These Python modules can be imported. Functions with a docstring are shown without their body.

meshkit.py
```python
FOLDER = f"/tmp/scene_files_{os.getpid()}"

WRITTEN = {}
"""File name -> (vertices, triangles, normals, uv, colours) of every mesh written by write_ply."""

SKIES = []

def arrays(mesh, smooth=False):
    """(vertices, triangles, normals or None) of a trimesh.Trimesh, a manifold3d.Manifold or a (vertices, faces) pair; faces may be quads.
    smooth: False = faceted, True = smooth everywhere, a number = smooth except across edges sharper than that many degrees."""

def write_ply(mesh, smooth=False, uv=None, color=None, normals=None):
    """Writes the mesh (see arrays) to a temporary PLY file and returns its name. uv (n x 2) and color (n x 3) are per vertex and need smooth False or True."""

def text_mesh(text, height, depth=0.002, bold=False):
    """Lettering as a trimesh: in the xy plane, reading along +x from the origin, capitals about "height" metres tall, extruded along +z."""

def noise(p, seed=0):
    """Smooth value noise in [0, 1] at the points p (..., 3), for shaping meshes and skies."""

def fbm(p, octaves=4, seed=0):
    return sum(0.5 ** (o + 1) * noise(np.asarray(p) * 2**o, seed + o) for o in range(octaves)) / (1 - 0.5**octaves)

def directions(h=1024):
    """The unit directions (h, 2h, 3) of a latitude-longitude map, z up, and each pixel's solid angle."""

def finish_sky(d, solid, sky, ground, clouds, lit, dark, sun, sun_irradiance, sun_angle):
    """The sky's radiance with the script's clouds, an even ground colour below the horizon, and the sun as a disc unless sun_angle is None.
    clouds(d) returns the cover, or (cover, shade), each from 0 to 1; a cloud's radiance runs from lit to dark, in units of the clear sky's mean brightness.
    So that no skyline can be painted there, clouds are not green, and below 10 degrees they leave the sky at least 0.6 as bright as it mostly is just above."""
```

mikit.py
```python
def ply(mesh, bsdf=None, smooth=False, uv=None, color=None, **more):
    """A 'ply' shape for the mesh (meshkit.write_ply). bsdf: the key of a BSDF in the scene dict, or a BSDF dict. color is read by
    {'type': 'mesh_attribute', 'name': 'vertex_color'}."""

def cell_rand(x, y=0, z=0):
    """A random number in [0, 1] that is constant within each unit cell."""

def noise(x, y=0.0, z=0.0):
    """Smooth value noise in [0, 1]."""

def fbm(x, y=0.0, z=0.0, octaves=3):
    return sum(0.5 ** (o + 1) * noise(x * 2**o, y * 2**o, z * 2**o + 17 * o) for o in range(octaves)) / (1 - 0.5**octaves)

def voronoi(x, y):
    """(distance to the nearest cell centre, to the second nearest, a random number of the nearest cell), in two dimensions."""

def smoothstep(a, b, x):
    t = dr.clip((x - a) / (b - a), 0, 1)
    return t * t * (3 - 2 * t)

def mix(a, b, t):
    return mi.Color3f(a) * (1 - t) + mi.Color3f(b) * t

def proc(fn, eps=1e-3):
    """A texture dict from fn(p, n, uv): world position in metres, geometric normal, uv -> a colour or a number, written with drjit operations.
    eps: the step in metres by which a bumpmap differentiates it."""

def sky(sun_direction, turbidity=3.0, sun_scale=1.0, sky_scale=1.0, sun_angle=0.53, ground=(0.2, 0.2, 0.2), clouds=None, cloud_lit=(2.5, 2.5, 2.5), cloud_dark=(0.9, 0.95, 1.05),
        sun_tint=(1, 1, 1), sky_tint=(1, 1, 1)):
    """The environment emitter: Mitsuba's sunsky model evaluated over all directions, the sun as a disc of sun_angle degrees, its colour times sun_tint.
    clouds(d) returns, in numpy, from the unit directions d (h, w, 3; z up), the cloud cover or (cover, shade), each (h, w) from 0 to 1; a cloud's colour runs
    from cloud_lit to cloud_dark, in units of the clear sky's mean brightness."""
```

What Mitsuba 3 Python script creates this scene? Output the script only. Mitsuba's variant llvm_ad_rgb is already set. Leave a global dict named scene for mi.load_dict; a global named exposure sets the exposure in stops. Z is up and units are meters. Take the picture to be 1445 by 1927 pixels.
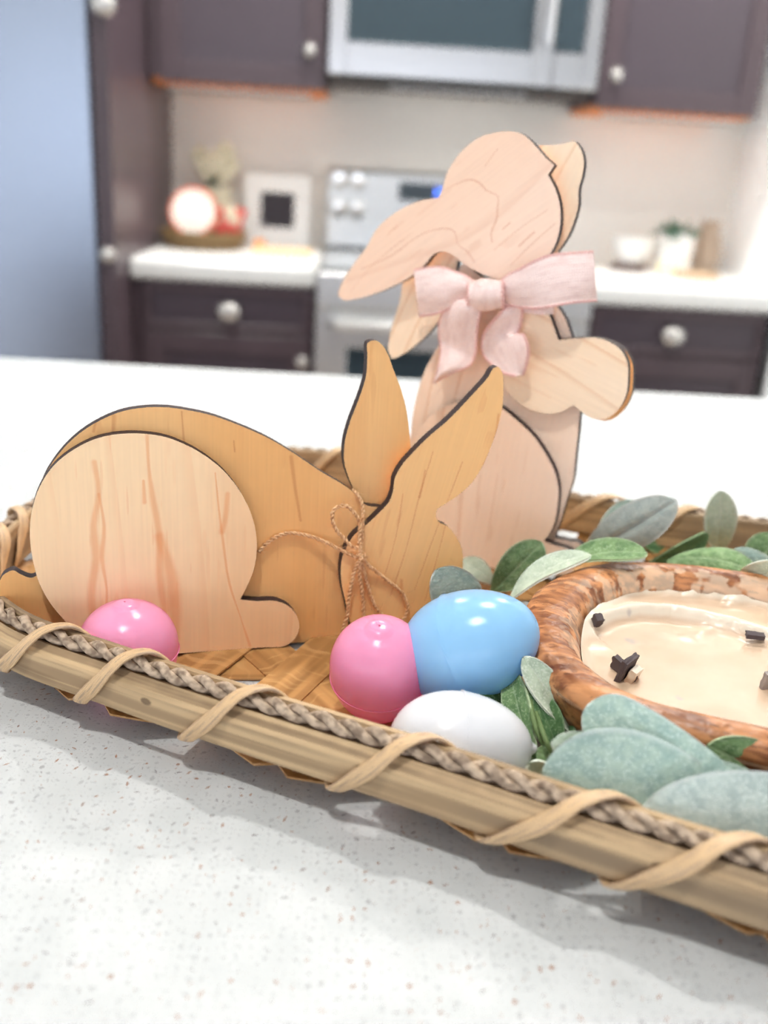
import math, random
import numpy as np
import trimesh
import shapely.geometry as sg
import drjit as dr
import mitsuba as mi
import mikit, meshkit
from mikit import noise, fbm, voronoi, cell_rand, smoothstep, mix, proc

T = mi.ScalarTransform4f
rng = np.random.default_rng(7)
W, H = 1445, 1927
Z0 = 0.915                      # height of the island's top above the floor; every z below is measured from it
scene, labels = {}, {}

# ------------------------------------------------------------------ camera
FOC, PITCH, ROLL, YAW, CAM_Z = 1800.0, 20.0, 3.5, 2.0, 0.26
_p, _r, _y = np.radians([PITCH, ROLL, YAW])
CF = np.array([math.sin(_y) * math.cos(_p), math.cos(_y) * math.cos(_p), -math.sin(_p)])
_right = np.array([math.cos(_y), -math.sin(_y), 0.0])
_up = np.cross(_right, CF)
CR = _right * math.cos(_r) + _up * math.sin(_r)
CU = -_right * math.sin(_r) + _up * math.cos(_r)
CO = np.array([0, 0, CAM_Z])
scene['camera'] = {
    'type': 'thinlens', 'fov_axis': 'x', 'fov': math.degrees(2 * math.atan(W / 2 / FOC)),
    'aperture_radius': 0.0034, 'focus_distance': 0.47, 'near_clip': 0.02, 'far_clip': 100.0,
    'to_world': T().look_at(origin=(CO + [0, 0, Z0]).tolist(), target=(CO + [0, 0, Z0] + CF).tolist(), up=CU.tolist()),
}
# ------------------------------------------------------------------ light
exposure = 1.7
scene['sky'] = mikit.sky((0.3, 0.6, 0.75), turbidity=4.0, sun_scale=0.0, sky_scale=3.0, ground=(0.45, 0.43, 0.42),
                         clouds=lambda d: 0.75, cloud_lit=(2.45, 2.55, 2.85), cloud_dark=(2.2, 2.3, 2.5))
SKY_GAIN = 1.0
LAMP_WATT = 185.0                # radiance of a recessed lamp's diffuser
LAMPS = [(-0.25, -0.10), (0.20, 1.22), (-0.60, 2.45), (0.17, 2.45), (0.90, 2.45)]


# ------------------------------------------------------------------ helpers
def ray(x, y):
    return CF + CR * (x - W / 2) / FOC - CU * (y - H / 2) / FOC


def onz(x, y, z):
    d = ray(x, y)
    return CO + d * (z - CAM_Z) / d[2]


def at_plane(x, y, p, n):
    d = ray(x, y)
    return CO + d * ((p - CO) @ n) / (d @ n)


def add(key, mesh, bsdf, smooth=False, uv=None, **more):
    if isinstance(mesh, trimesh.Trimesh):
        v, f = np.array(mesh.vertices), np.array(mesh.faces)
    else:
        v, f = np.asarray(mesh[0], float), np.asarray(mesh[1], int)
        if f.shape[1] == 4:
            f = np.vstack([f[:, [0, 1, 2]], f[:, [0, 2, 3]]])
    m = trimesh.Trimesh(v + [0, 0, Z0], f, process=False)
    scene[key] = mikit.ply(m, bsdf, smooth=smooth, uv=uv, **more)
    return key


_count = {}


def numbered(name):
    n = _count.get(name, -1) + 1
    _count[name] = n
    return name if n == 0 else f'{name}_{n:03d}'


def thing(key, label, category, group=None, kind=None):
    labels[key] = {'label': label, 'category': category}
    if group:
        labels[key]['group'] = group
    if kind:
        labels[key]['kind'] = kind


def struct(key, label=None):
    labels[key] = {'kind': 'structure'}
    if label:
        labels[key]['label'] = label


def part(key, label=None, kind=None):
    labels[key] = {}
    if label:
        labels[key]['label'] = label
    if kind:
        labels[key]['kind'] = kind


def cat(ms):
    return trimesh.util.concatenate(ms)


def box(x0, x1, y0, y1, z0, z1, ch=0.0):
    """A box with its twelve edges chamfered by ch."""
    if ch <= 0:
        m = trimesh.creation.box((x1 - x0, y1 - y0, z1 - z0))
        m.apply_translation(((x0 + x1) / 2, (y0 + y1) / 2, (z0 + z1) / 2))
        return m
    c = np.array([(x0 + x1) / 2, (y0 + y1) / 2, (z0 + z1) / 2])
    h = np.array([x1 - x0, y1 - y0, z1 - z0]) / 2
    ch = min(ch, h.min() * 0.9)
    pts = []
    for sx in (-1, 1):
        for sy in (-1, 1):
            for sz in (-1, 1):
                s = np.array([sx, sy, sz])
                for k in range(3):
                    o = h - ch
                    o[k] = h[k]
                    pts.append(c + s * o)
    return trimesh.convex.convex_hull(np.array(pts))


def curve(pts, closed=False, n=8):
    """A smooth curve through the points (rows of 2 or 3 numbers; a last entry 'c' makes a corner)."""
    P = np.array([p[:-1] if p[-1] == 'c' else p for p in [list(q) for q in pts]], float)
    corner = [q[-1] == 'c' for q in [list(x) for x in pts]]
    N = len(P)
    idx = range(N) if closed else range(N - 1)
    out = []

    def d(i, j):
        return max(np.linalg.norm(P[j % N] - P[i % N]), 1e-9)

    def tan(i, side):
        a, b = (i - 1) % N, (i + 1) % N
        first, last = (not closed and i == 0), (not closed and i == N - 1)
        if first or (corner[i] and side > 0):
            return (P[b] - P[i]) / d(i, b)
        if last or corner[i]:
            return (P[i] - P[a]) / d(a, i)
        da, db = d(a, i), d(i, b)
        return ((P[i] - P[a]) / da * db + (P[b] - P[i]) / db * da) / (da + db)

    for i in idx:
        j = (i + 1) % N
        L = d(i, j)
        m0, m1 = tan(i, 1) * L, tan(j, -1) * L
        for t in np.arange(n) / n:
            out.append((2 * t**3 - 3 * t**2 + 1) * P[i] + (t**3 - 2 * t**2 + t) * m0 + (-2 * t**3 + 3 * t**2) * P[j] + (t**3 - t**2) * m1)
    if not closed:
        out.append(P[-1])
    return np.array(out)


def resample(P, n, closed=False):
    Q = np.vstack([P, P[:1]]) if closed else P
    s = np.concatenate([[0], np.cumsum(np.linalg.norm(np.diff(Q, axis=0), axis=1))])
    t = np.linspace(0, s[-1], n + 1)[:-1] if closed else np.linspace(0, s[-1], n)
    return np.stack([np.interp(t, s, Q[:, k]) for k in range(Q.shape[1])], 1)


def frames(P, closed=False, up=(0, 0, 1)):
    t = (np.roll(P, -1, 0) - np.roll(P, 1, 0)) if closed else np.gradient(P, axis=0)
    t /= np.linalg.norm(t, axis=1, keepdims=True) + 1e-12
    a = np.zeros_like(P)
    u = np.array(up, float)
    if abs(t[0] @ u) > 0.95:
        u = np.array([1.0, 0, 0])
    for i in range(len(P)):
        v = u - t[i] * (t[i] @ u)
        a[i] = v / (np.linalg.norm(v) + 1e-12)
        if not closed:
            u = a[i]
    return t, a, np.cross(t, a)


def sweep(P, ra, rb=None, sides=8, closed=False, up=(0, 0, 1), cap=True, square=False):
    """A tube along P; ra, rb: half sizes along the frame's two directions (numbers or arrays)."""
    rb = ra if rb is None else rb
    n = len(P)
    ra, rb = np.broadcast_to(ra, (n,)), np.broadcast_to(rb, (n,))
    t, a, b = frames(P, closed, up)
    ang = np.arange(sides) * 2 * np.pi / sides + (np.pi / sides if square else 0)
    ca, sa = np.cos(ang), np.sin(ang)
    if square:
        ca, sa = np.sign(ca) * np.abs(ca) ** 0.4, np.sign(sa) * np.abs(sa) ** 0.4
    v = P[:, None] + ra[:, None, None] * ca[None, :, None] * a[:, None] + rb[:, None, None] * sa[None, :, None] * b[:, None]
    v = v.reshape(-1, 3)
    m = n if closed else n - 1
    i, j = np.meshgrid(np.arange(m), np.arange(sides), indexing='ij')
    i2, j2 = (i + 1) % n, (j + 1) % sides
    q = np.stack([i * sides + j, i * sides + j2, i2 * sides + j2, i2 * sides + j], -1).reshape(-1, 4)
    f = np.vstack([q[:, [0, 1, 2]], q[:, [0, 2, 3]]])
    if not closed and cap:
        k = len(v)
        v = np.vstack([v, P[:1], P[-1:]])
        jj = np.arange(sides)
        f = np.vstack([f, np.stack([jj * 0 + k, (jj + 1) % sides, jj], 1), np.stack([jj * 0 + k + 1, (n - 1) * sides + jj, (n - 1) * sides + (jj + 1) % sides], 1)])
    return trimesh.Trimesh(v, f, process=False)


def rope(P, R, plies=2, pitch=0.012, sides=7, closed=False, squash=1.0, jitter=0.0):
    """Strands twisted about P, the whole of radius R."""
    s = np.concatenate([[0], np.cumsum(np.linalg.norm(np.diff(P, axis=0), axis=1))])
    L = s[-1] + (np.linalg.norm(P[0] - P[-1]) if closed else 0)
    turns = max(1, round(L / pitch))
    n = int(turns * 9)
    Q = resample(P, n, closed)
    t, a, b = frames(Q, closed)
    sQ = np.arange(n) / (n if closed else n - 1) * turns * 2 * np.pi
    r = R * (0.5 if plies == 2 else 0.54)
    ms = []
    for k in range(plies):
        ph = sQ + 2 * np.pi * k / plies
        rr = r * (1 + jitter * (meshkit.noise(np.stack([sQ * 0.7, sQ * 0 + k, sQ * 0], 1)) - 0.5))
        off = (R - r)
        C = Q + off * (np.cos(ph)[:, None] * a * squash + np.sin(ph)[:, None] * b)
        ms.append(sweep(C, rr * squash, rr, sides, closed))
    return cat(ms)


def grid(A, wrap=False):
    """Vertices (n, m, 3) as a sheet; uv in 0..1."""
    n, m = A.shape[:2]
    i, j = np.meshgrid(np.arange(n - 1), np.arange(m if wrap else m - 1), indexing='ij')
    j2 = (j + 1) % m
    q = np.stack([i * m + j, i * m + j2, (i + 1) * m + j2, (i + 1) * m + j], -1).reshape(-1, 4)
    return A.reshape(-1, 3), np.vstack([q[:, [0, 1, 2]], q[:, [0, 2, 3]]])


def slab(A, thick, UV):
    """A closed sheet of the given thickness about the grid A (n, m, 3); returns mesh and uv."""
    du, dv = np.gradient(A, axis=0), np.gradient(A, axis=1)
    nn = np.cross(du, dv)
    nn /= np.linalg.norm(nn, axis=2, keepdims=True) + 1e-12
    n, m = A.shape[:2]
    v1, f1 = grid(A + nn * thick / 2)
    v2, f2 = grid(A - nn * thick / 2)
    k = n * m
    edge = [i * m for i in range(n)] + [(n - 1) * m + j for j in range(1, m)] + [i * m + m - 1 for i in range(n - 2, -1, -1)] + [j for j in range(m - 2, 0, -1)]
    e = np.array(edge)
    e2 = np.roll(e, -1)
    f = np.vstack([f1, f2[:, ::-1] + k, np.stack([e2, e, e + k], 1), np.stack([e2, e + k, e2 + k], 1)])
    uv = np.vstack([UV.reshape(-1, 2)] * 2)
    return trimesh.Trimesh(np.vstack([v1, v2]), f, process=False), uv


# ------------------------------------------------------------------ materials
def lin(*c):
    c = np.array(c, float) / 255
    return tuple(np.where(c <= 0.04045, c / 12.92, ((c + 0.055) / 1.055) ** 2.4).tolist())


def plain(name, rgb, rough=0.5, metallic=0.0, spec=0.5, **more):
    scene[name] = {'type': 'twosided', 'bsdf': {'type': 'principled', 'base_color': {'type': 'rgb', 'value': list(rgb)} if not isinstance(rgb, dict) else rgb,
                                               'roughness': rough, 'metallic': metallic, 'specular': spec, **more}}
    return name


def wood_fn(light, mid, dark, seed=0.0, rings=55.0, warp=5.0, line=0.5, streaks=()):
    segs = []
    for s in streaks:
        c = curve(s[:-1] if not isinstance(s[-1], (list, tuple)) else s, n=3)
        w = s[-1] if not isinstance(s[-1], (list, tuple)) else 0.002
        segs.append((c, w))

    def fn(p, n, uv):
        u, v = uv.x + seed, uv.y + seed * 1.7
        w = fbm(u * 26, v * 5, 0, 2)
        col = mix(light, mid, smoothstep(0.15, 0.9, w))
        f = u * rings + warp * fbm(u * 7 + 3, v * 2.6, 0, 2)
        fr = f - dr.floor(f)
        ln = smoothstep(0.84, 0.97, fr) * (1 - smoothstep(0.975, 1.0, fr)) * smoothstep(0.3, 0.7, noise(u * 9 + 11, v * 6))
        col = mix(col, dark, line * ln)
        fl = smoothstep(0.80, 0.9, noise(u * 420 + 5, v * 55)) * smoothstep(0.45, 0.7, noise(u * 22, v * 14 + 4))
        col = mix(col, dark, 0.16 * fl)
        for c, wd in segs:
            d = mi.Float(9.0)
            for a, b in zip(c[:-1], c[1:]):
                ex, ey = float(b[0] - a[0]), float(b[1] - a[1])
                t = dr.clip(((uv.x - float(a[0])) * ex + (uv.y - float(a[1])) * ey) / (ex * ex + ey * ey + 1e-12), 0, 1)
                d = dr.minimum(d, dr.sqrt(dr.square(uv.x - float(a[0]) - t * ex) + dr.square(uv.y - float(a[1]) - t * ey)))
            wob = wd * (0.5 + noise(uv.x * 90, uv.y * 45))
            col = mix(col, dark, 0.42 * (1 - smoothstep(wob * 0.2, wob * 1.25, d)))
        g = 0.975 + 0.05 * noise(u * 1100, v * 40)
        return col * g
    return fn


def wood(name, fn, rough=0.42):
    scene[name] = {'type': 'twosided', 'bsdf': {'type': 'principled', 'base_color': proc(fn), 'roughness': rough, 'specular': 0.35}}
    return name


plain('burnt_edge', lin(52, 40, 40), 0.6, spec=0.3)
plain('cabinet_dark', lin(76, 64, 70), 0.34, spec=0.5)
plain('cabinet_panel', lin(73, 64, 72), 0.34, spec=0.5)
plain('cabinet_gap', lin(30, 26, 30), 0.7)
plain('raw_wood', lin(222, 140, 84), 0.6)
plain('wall_paint', lin(234, 231, 226), 0.7)
plain('wall_white', lin(240, 244, 246), 0.7)
plain('ceiling_paint', lin(245, 245, 242), 0.8)
plain('floor_wood', lin(178, 168, 160), 0.4)
plain('stainless', (0.72, 0.72, 0.73), 0.24, metallic=1.0)
plain('stainless_soft', (0.47, 0.54, 0.66), 0.34, metallic=1.0)
plain('range_steel', (0.86, 0.87, 0.87), 0.42, metallic=1.0)
plain('chrome', (0.85, 0.85, 0.83), 0.14, metallic=1.0)
plain('nickel', (0.80, 0.78, 0.74), 0.28, metallic=1.0)
plain('black_glass', lin(52, 66, 74), 0.08, spec=0.6)
plain('black_plastic', lin(28, 26, 28), 0.45)
plain('white_plastic', lin(240, 240, 238), 0.4)
plain('white_ceramic', lin(242, 242, 240), 0.15)
plain('letter_board', lin(52, 48, 56), 0.7)
plain('cream', lin(226, 220, 196), 0.7)
plain('red_cloth', lin(205, 78, 74), 0.8)
plain('wicker', lin(120, 96, 62), 0.7)
plain('light_wood', lin(226, 196, 160), 0.6)
plain('orange_wood', lin(214, 140, 70), 0.6)
plain('dark_brown', lin(86, 66, 60), 0.5)
plain('deep_green', lin(20, 96, 62), 0.6)
plain('tan', lin(196, 170, 140), 0.6)
plain('pale_yellow', lin(236, 232, 196), 0.6)


def quartz_fn(p, n, uv):
    base = mix(lin(182, 186, 187), lin(196, 199, 200), fbm(p.x * 60, p.y * 60, 0, 2))
    for k, (sc, th, dens) in enumerate(((200.0, 0.45, 1.0), (330.0, 0.50, 0.85), (600.0, 0.55, 0.6))):
        x, y = p.x * sc + 13.7 * k + 100, p.y * sc + 7.3 * k + 100
        cx, cy = dr.floor(x), dr.floor(y)
        r = [cell_rand(cx, cy, 20 * k + q) for q in range(7)]
        a = r[0] * 6.2832
        lx, ly = x - cx - 0.5 - 0.36 * (r[1] - 0.5), y - cy - 0.5 - 0.36 * (r[2] - 0.5)
        ux, uy = dr.abs(lx * dr.cos(a) + ly * dr.sin(a)), dr.abs(ly * dr.cos(a) - lx * dr.sin(a))
        A, B = 0.16 + 0.22 * r[3], 0.08 + 0.16 * r[4] * r[4]
        ux, uy = ux / A, uy / B
        d = dr.maximum(dr.maximum(ux, uy), (ux + uy * (0.6 + 0.5 * r[5])) * 0.78)
        chip = dr.select(r[6] > th, 1.0 - smoothstep(0.8, 1.0, d), 0.0)
        t = r[5]
        tone = mix(mix(lin(148, 151, 154), lin(98, 90, 94), smoothstep(0.4, 0.7, t)), lin(150, 116, 98), smoothstep(0.84, 0.9, t))
        base = mix(base, tone, chip * dens * (0.34 + 0.66 * t * t))
    return base


scene['quartz'] = {'type': 'twosided', 'bsdf': {'type': 'principled', 'base_color': proc(quartz_fn), 'roughness': 0.42, 'specular': 0.3}}
plain('quartz_far', lin(222, 223, 221), 0.25)

# ------------------------------------------------------------------ the room
WALL_Y, XL, XR = 3.40, -2.4, 1.235
CEIL = 1.83
FLOOR = -Z0
add('floor', box(-3.2, 3.2, -3.4, WALL_Y + 0.1, FLOOR - 0.05, FLOOR), 'floor_wood'); struct('floor')
add('ceiling', box(-2.5, 2.6, -3.3, WALL_Y + 0.1, CEIL, CEIL + 0.06), 'ceiling_paint'); struct('ceiling')
add('wall_back', box(-2.5, 1.35, WALL_Y, WALL_Y + 0.1, FLOOR, CEIL), 'wall_paint'); struct('wall_back', 'beige backsplash wall behind the range')
add('wall_right', box(XR, XR + 0.1, 1.5, WALL_Y, FLOOR, CEIL), 'wall_white'); struct('wall_right', 'bright white wall at the right end of the kitchen')
add('wall_left', cat([box(XL - 0.1, XL, -1.2, WALL_Y, FLOOR, CEIL), box(XL - 0.1, XL, -3.3, -1.2, 0.9, CEIL)]), 'wall_white'); struct('wall_left')
add('wall_front', cat([box(1.3, 2.5, -3.3, -3.2, FLOOR, CEIL), box(XL, 1.3, -3.3, -3.2, 0.9, CEIL)]), 'wall_white'); struct('wall_front')
add('wall_east', box(2.5, 2.6, -3.3, 1.4, FLOOR, CEIL), 'wall_white'); struct('wall_east')
add('wall_return', box(XR + 0.1, 2.6, 1.4, 1.5, FLOOR, CEIL), 'wall_white'); struct('wall_return')
add('trim_1', box(1.168, XR, 2.66, 2.70, FLOOR, -0.065, 0.003), 'wall_white'); struct('trim_1', 'white end trim beside the base cabinet')

# recessed ceiling lamps
scene['lamp_glass'] = {'type': 'diffuse', 'reflectance': {'type': 'rgb', 'value': [0.6, 0.6, 0.6]}}
for k, (lx, ly) in enumerate(LAMPS):
    key = numbered('ceiling_light')
    ring = trimesh.creation.annulus(0.058, 0.078, 0.012, sections=40)
    ring.apply_translation((lx, ly, CEIL - 0.006))
    add(f'{key}__trim_ring', ring, 'white_plastic', smooth=30)
    a = np.arange(32) * 2 * np.pi / 32
    v = np.vstack([[[lx, ly, CEIL - 0.004]], np.stack([lx + 0.057 * np.cos(a), ly + 0.057 * np.sin(a), np.full(32, CEIL - 0.004)], 1)])
    i = np.arange(32)
    f = np.stack([i * 0, (i + 1) % 32 + 1, i + 1], 1)
    add(f'{key}__diffuser', (v, f), 'lamp_glass', emitter={'type': 'area', 'radiance': {'type': 'rgb', 'value': [LAMP_WATT, LAMP_WATT * 0.97, LAMP_WATT * 0.92]}})
    thing(key, 'round recessed ceiling lamp with white ring', 'ceiling light', 'recessed ceiling lamps')

# ------------------------------------------------------------------ island
add('kitchen_island__countertop', box(-1.35, 1.45, 0.06, 1.222, -0.04, 0.0, 0.003), 'quartz'); part('kitchen_island__countertop', 'white quartz top with grey and brown flecks')
add('kitchen_island__base', box(-1.30, 1.40, 0.35, 1.19, FLOOR, -0.04, 0.002), 'cabinet_dark')
thing('kitchen_island', 'white speckled quartz island carrying the woven tray', 'kitchen island')


# ------------------------------------------------------------------ cabinets and appliances at the back wall
def panel_door(key, x0, x1, z0, z1, y, rail=0.058):
    """A framed front with a recessed centre, standing 2 cm proud of y."""
    fr = [box(x0, x0 + rail, y - 0.02, y, z0, z1, 0.0015), box(x1 - rail, x1, y - 0.02, y, z0, z1, 0.0015),
          box(x0 + rail, x1 - rail, y - 0.02, y, z0, z0 + rail, 0.0015), box(x0 + rail, x1 - rail, y - 0.02, y, z1 - rail, z1, 0.0015)]
    add(key, cat(fr), 'cabinet_dark')
    add(key + '__recessed_panel', box(x0 + rail - 0.004, x1 - rail + 0.004, y - 0.009, y - 0.001, z0 + rail - 0.004, z1 - rail + 0.004), 'cabinet_panel')


def knob_mesh(x, y, z, r=0.017, wide=1.0):
    prof = np.array([[0, 0.0], [0.4 * r, 0.0], [0.42 * r, 0.6 * r], [0.95 * r, 0.85 * r], [1.0 * r, 1.2 * r], [0.85 * r, 1.5 * r], [0.5 * r, 1.68 * r], [0, 1.74 * r]])
    m = trimesh.creation.revolve(prof, sections=28)
    m.apply_transform(trimesh.transformations.rotation_matrix(math.pi / 2, [1, 0, 0]))
    m.apply_scale((wide, 1, 1))
    m.apply_translation((x, y, z))
    return m


# upper cabinets
U1, UT = 0.447, CEIL - 0.32
add('upper_cabinet__carcass', box(-0.648, -0.139, 3.03, WALL_Y - 0.004, U1 + 0.012, UT, 0.001), 'cabinet_dark')
add('upper_cabinet__underside', box(-0.640, -0.147, 3.045, WALL_Y - 0.006, U1 - 0.004, U1 + 0.012), 'raw_wood'); part('upper_cabinet__underside', 'orange unfinished wood underside')
panel_door('upper_cabinet__door', -0.612, -0.143, U1 + 0.002, UT - 0.01, 3.03)
add('upper_cabinet__door__knob', knob_mesh(-0.186, 3.01, 0.548, 0.019), 'nickel', smooth=40); part('upper_cabinet__door__knob', 'silver knob')
thing('upper_cabinet', 'dark brown upper cabinet left of the microwave with silver knob', 'cabinet')
add('upper_cabinet_001__carcass', box(0.642, 1.125, 3.03, WALL_Y - 0.004, U1 + 0.012, UT, 0.001), 'cabinet_dark')
add('upper_cabinet_001__underside', box(0.650, 1.118, 3.045, WALL_Y - 0.006, U1 - 0.004, U1 + 0.012), 'raw_wood'); part('upper_cabinet_001__underside', 'orange unfinished wood underside')
panel_door('upper_cabinet_001__door', 0.648, 1.120, U1 + 0.002, UT - 0.01, 3.03)
add('upper_cabinet_001__door__knob', knob_mesh(0.692, 3.01, 0.536, 0.019), 'nickel', smooth=40); part('upper_cabinet_001__door__knob', 'silver knob')
thing('upper_cabinet_001', 'dark brown upper cabinet right of the microwave', 'cabinet')

# slim light bars under the cabinets, turned to the wall
BAR = 3.2


def light_bar(key, x0, x1, y, z, depth, watt):
    add(key + '__housing', box(x0 - 0.004, x1 + 0.004, y - 0.010, y + depth * 0.5 - 0.001, z + 0.0015, z + 0.011), 'white_plastic')
    v = np.array([[x0, y, z - 0.004], [x1, y, z - 0.004], [x1, y + depth, z + 0.010], [x0, y + depth, z + 0.010]])
    v[:, 2] += 0.002
    add(key, (v, np.array([[0, 2, 1], [0, 3, 2]])), 'lamp_glass', emitter={'type': 'area', 'radiance': {'type': 'rgb', 'value': [watt, watt * 0.93, watt * 0.82]}})
    part(key, 'slim lamp bar')


light_bar('upper_cabinet__light_bar', -0.60, -0.19, 3.09, U1 - 0.018, 0.020, BAR)
light_bar('upper_cabinet_001__light_bar', 0.69, 1.08, 3.09, U1 - 0.018, 0.020, BAR)

# microwave
MX0, MX1, MZ0, MZ1 = -0.133, 0.637, 0.478, 0.90
add('microwave__body', box(MX0, MX1, 3.005, WALL_Y, MZ0, MZ1, 0.003), 'black_plastic')
door_w = [box(MX0, MX0 + 0.052, 2.975, 3.005, MZ0 + 0.012, MZ1, 0.004), box(0.442, 0.458, 2.975, 3.005, MZ0 + 0.012, MZ1, 0.003),
          box(MX0 + 0.05, 0.445, 2.975, 3.005, MZ0 + 0.012, 0.577, 0.004), box(MX0 + 0.05, 0.445, 2.975, 3.005, MZ1 - 0.04, MZ1, 0.004)]
add('microwave__door', cat(door_w), 'stainless'); part('microwave__door', 'stainless steel door frame')
add('microwave__door__window', box(MX0 + 0.048, 0.446, 2.985, 3.0, 0.573, MZ1 - 0.036), 'black_glass'); part('microwave__door__window', 'dark glass window')
add('microwave__door__handle', cat([sweep(np.array([[0.478, 2.945, 0.60], [0.478, 2.94, 0.7], [0.478, 2.945, 0.87]]), 0.017, 0.012, 12), box(0.47, 0.486, 2.945, 2.99, 0.61, 0.63), box(0.47, 0.486, 2.945, 2.99, 0.83, 0.85)]), 'stainless', smooth=40)
part('microwave__door__handle', 'vertical steel bar handle')
add('microwave__control_panel', box(0.505, 0.588, 2.978, 3.005, 0.583, MZ1 - 0.02, 0.002), 'black_glass'); part('microwave__control_panel', 'black glass control panel')
add('microwave__front_trim', cat([box(0.459, 0.505, 2.980, 3.005, MZ0 + 0.012, MZ1, 0.003), box(0.588, MX1, 2.975, 3.005, MZ0 + 0.012, MZ1, 0.004), box(0.505, 0.588, 2.976, 3.005, MZ0 + 0.012, 0.582, 0.003)]), 'stainless')
part('microwave__front_trim', 'stainless trim')
light_bar('microwave__task_light', 0.05, 0.45, 3.10, MZ0 - 0.013, 0.020, BAR)
thing('microwave', 'stainless over-the-range microwave with dark window', 'microwave')
add('upper_cabinet_002__carcass', box(-0.138, 0.641, 3.05, WALL_Y, MZ1 + 0.004, UT, 0.001), 'cabinet_dark')
thing('upper_cabinet_002', 'short dark cabinet above the microwave', 'cabinet')

# tall end panel and refrigerator
add('tall_cabinet__panel', box(-0.695, -0.655, 2.60, WALL_Y, FLOOR, UT + 0.05, 0.002), 'cabinet_dark')
for k, (kx, kz, r) in enumerate(((-0.652, 0.580, 0.030), (-0.668, -0.004, 0.020))):
    add('tall_cabinet__' + numbered('tall_knob').replace('tall_', ''), knob_mesh(kx, 2.60, kz, r), 'nickel', smooth=40)
thing('tall_cabinet', 'tall dark brown panel between refrigerator and counter', 'cabinet')
FX0, FX1, FY = -1.62, -0.702, 2.615
add('refrigerator__body', box(FX0, FX1, FY + 0.06, WALL_Y - 0.02, FLOOR, 0.86, 0.004), 'stainless_soft')
add('refrigerator__door', box(-1.158, FX1, FY, FY + 0.055, -0.435, 0.86, 0.008), 'stainless_soft')
add('refrigerator__door_001', box(FX0, -1.162, FY, FY + 0.055, -0.435, 0.86, 0.008), 'stainless_soft')
add('refrigerator__freezer_drawer', box(FX0, FX1, FY, FY + 0.055, FLOOR + 0.06, -0.442, 0.008), 'stainless_soft')
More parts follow.
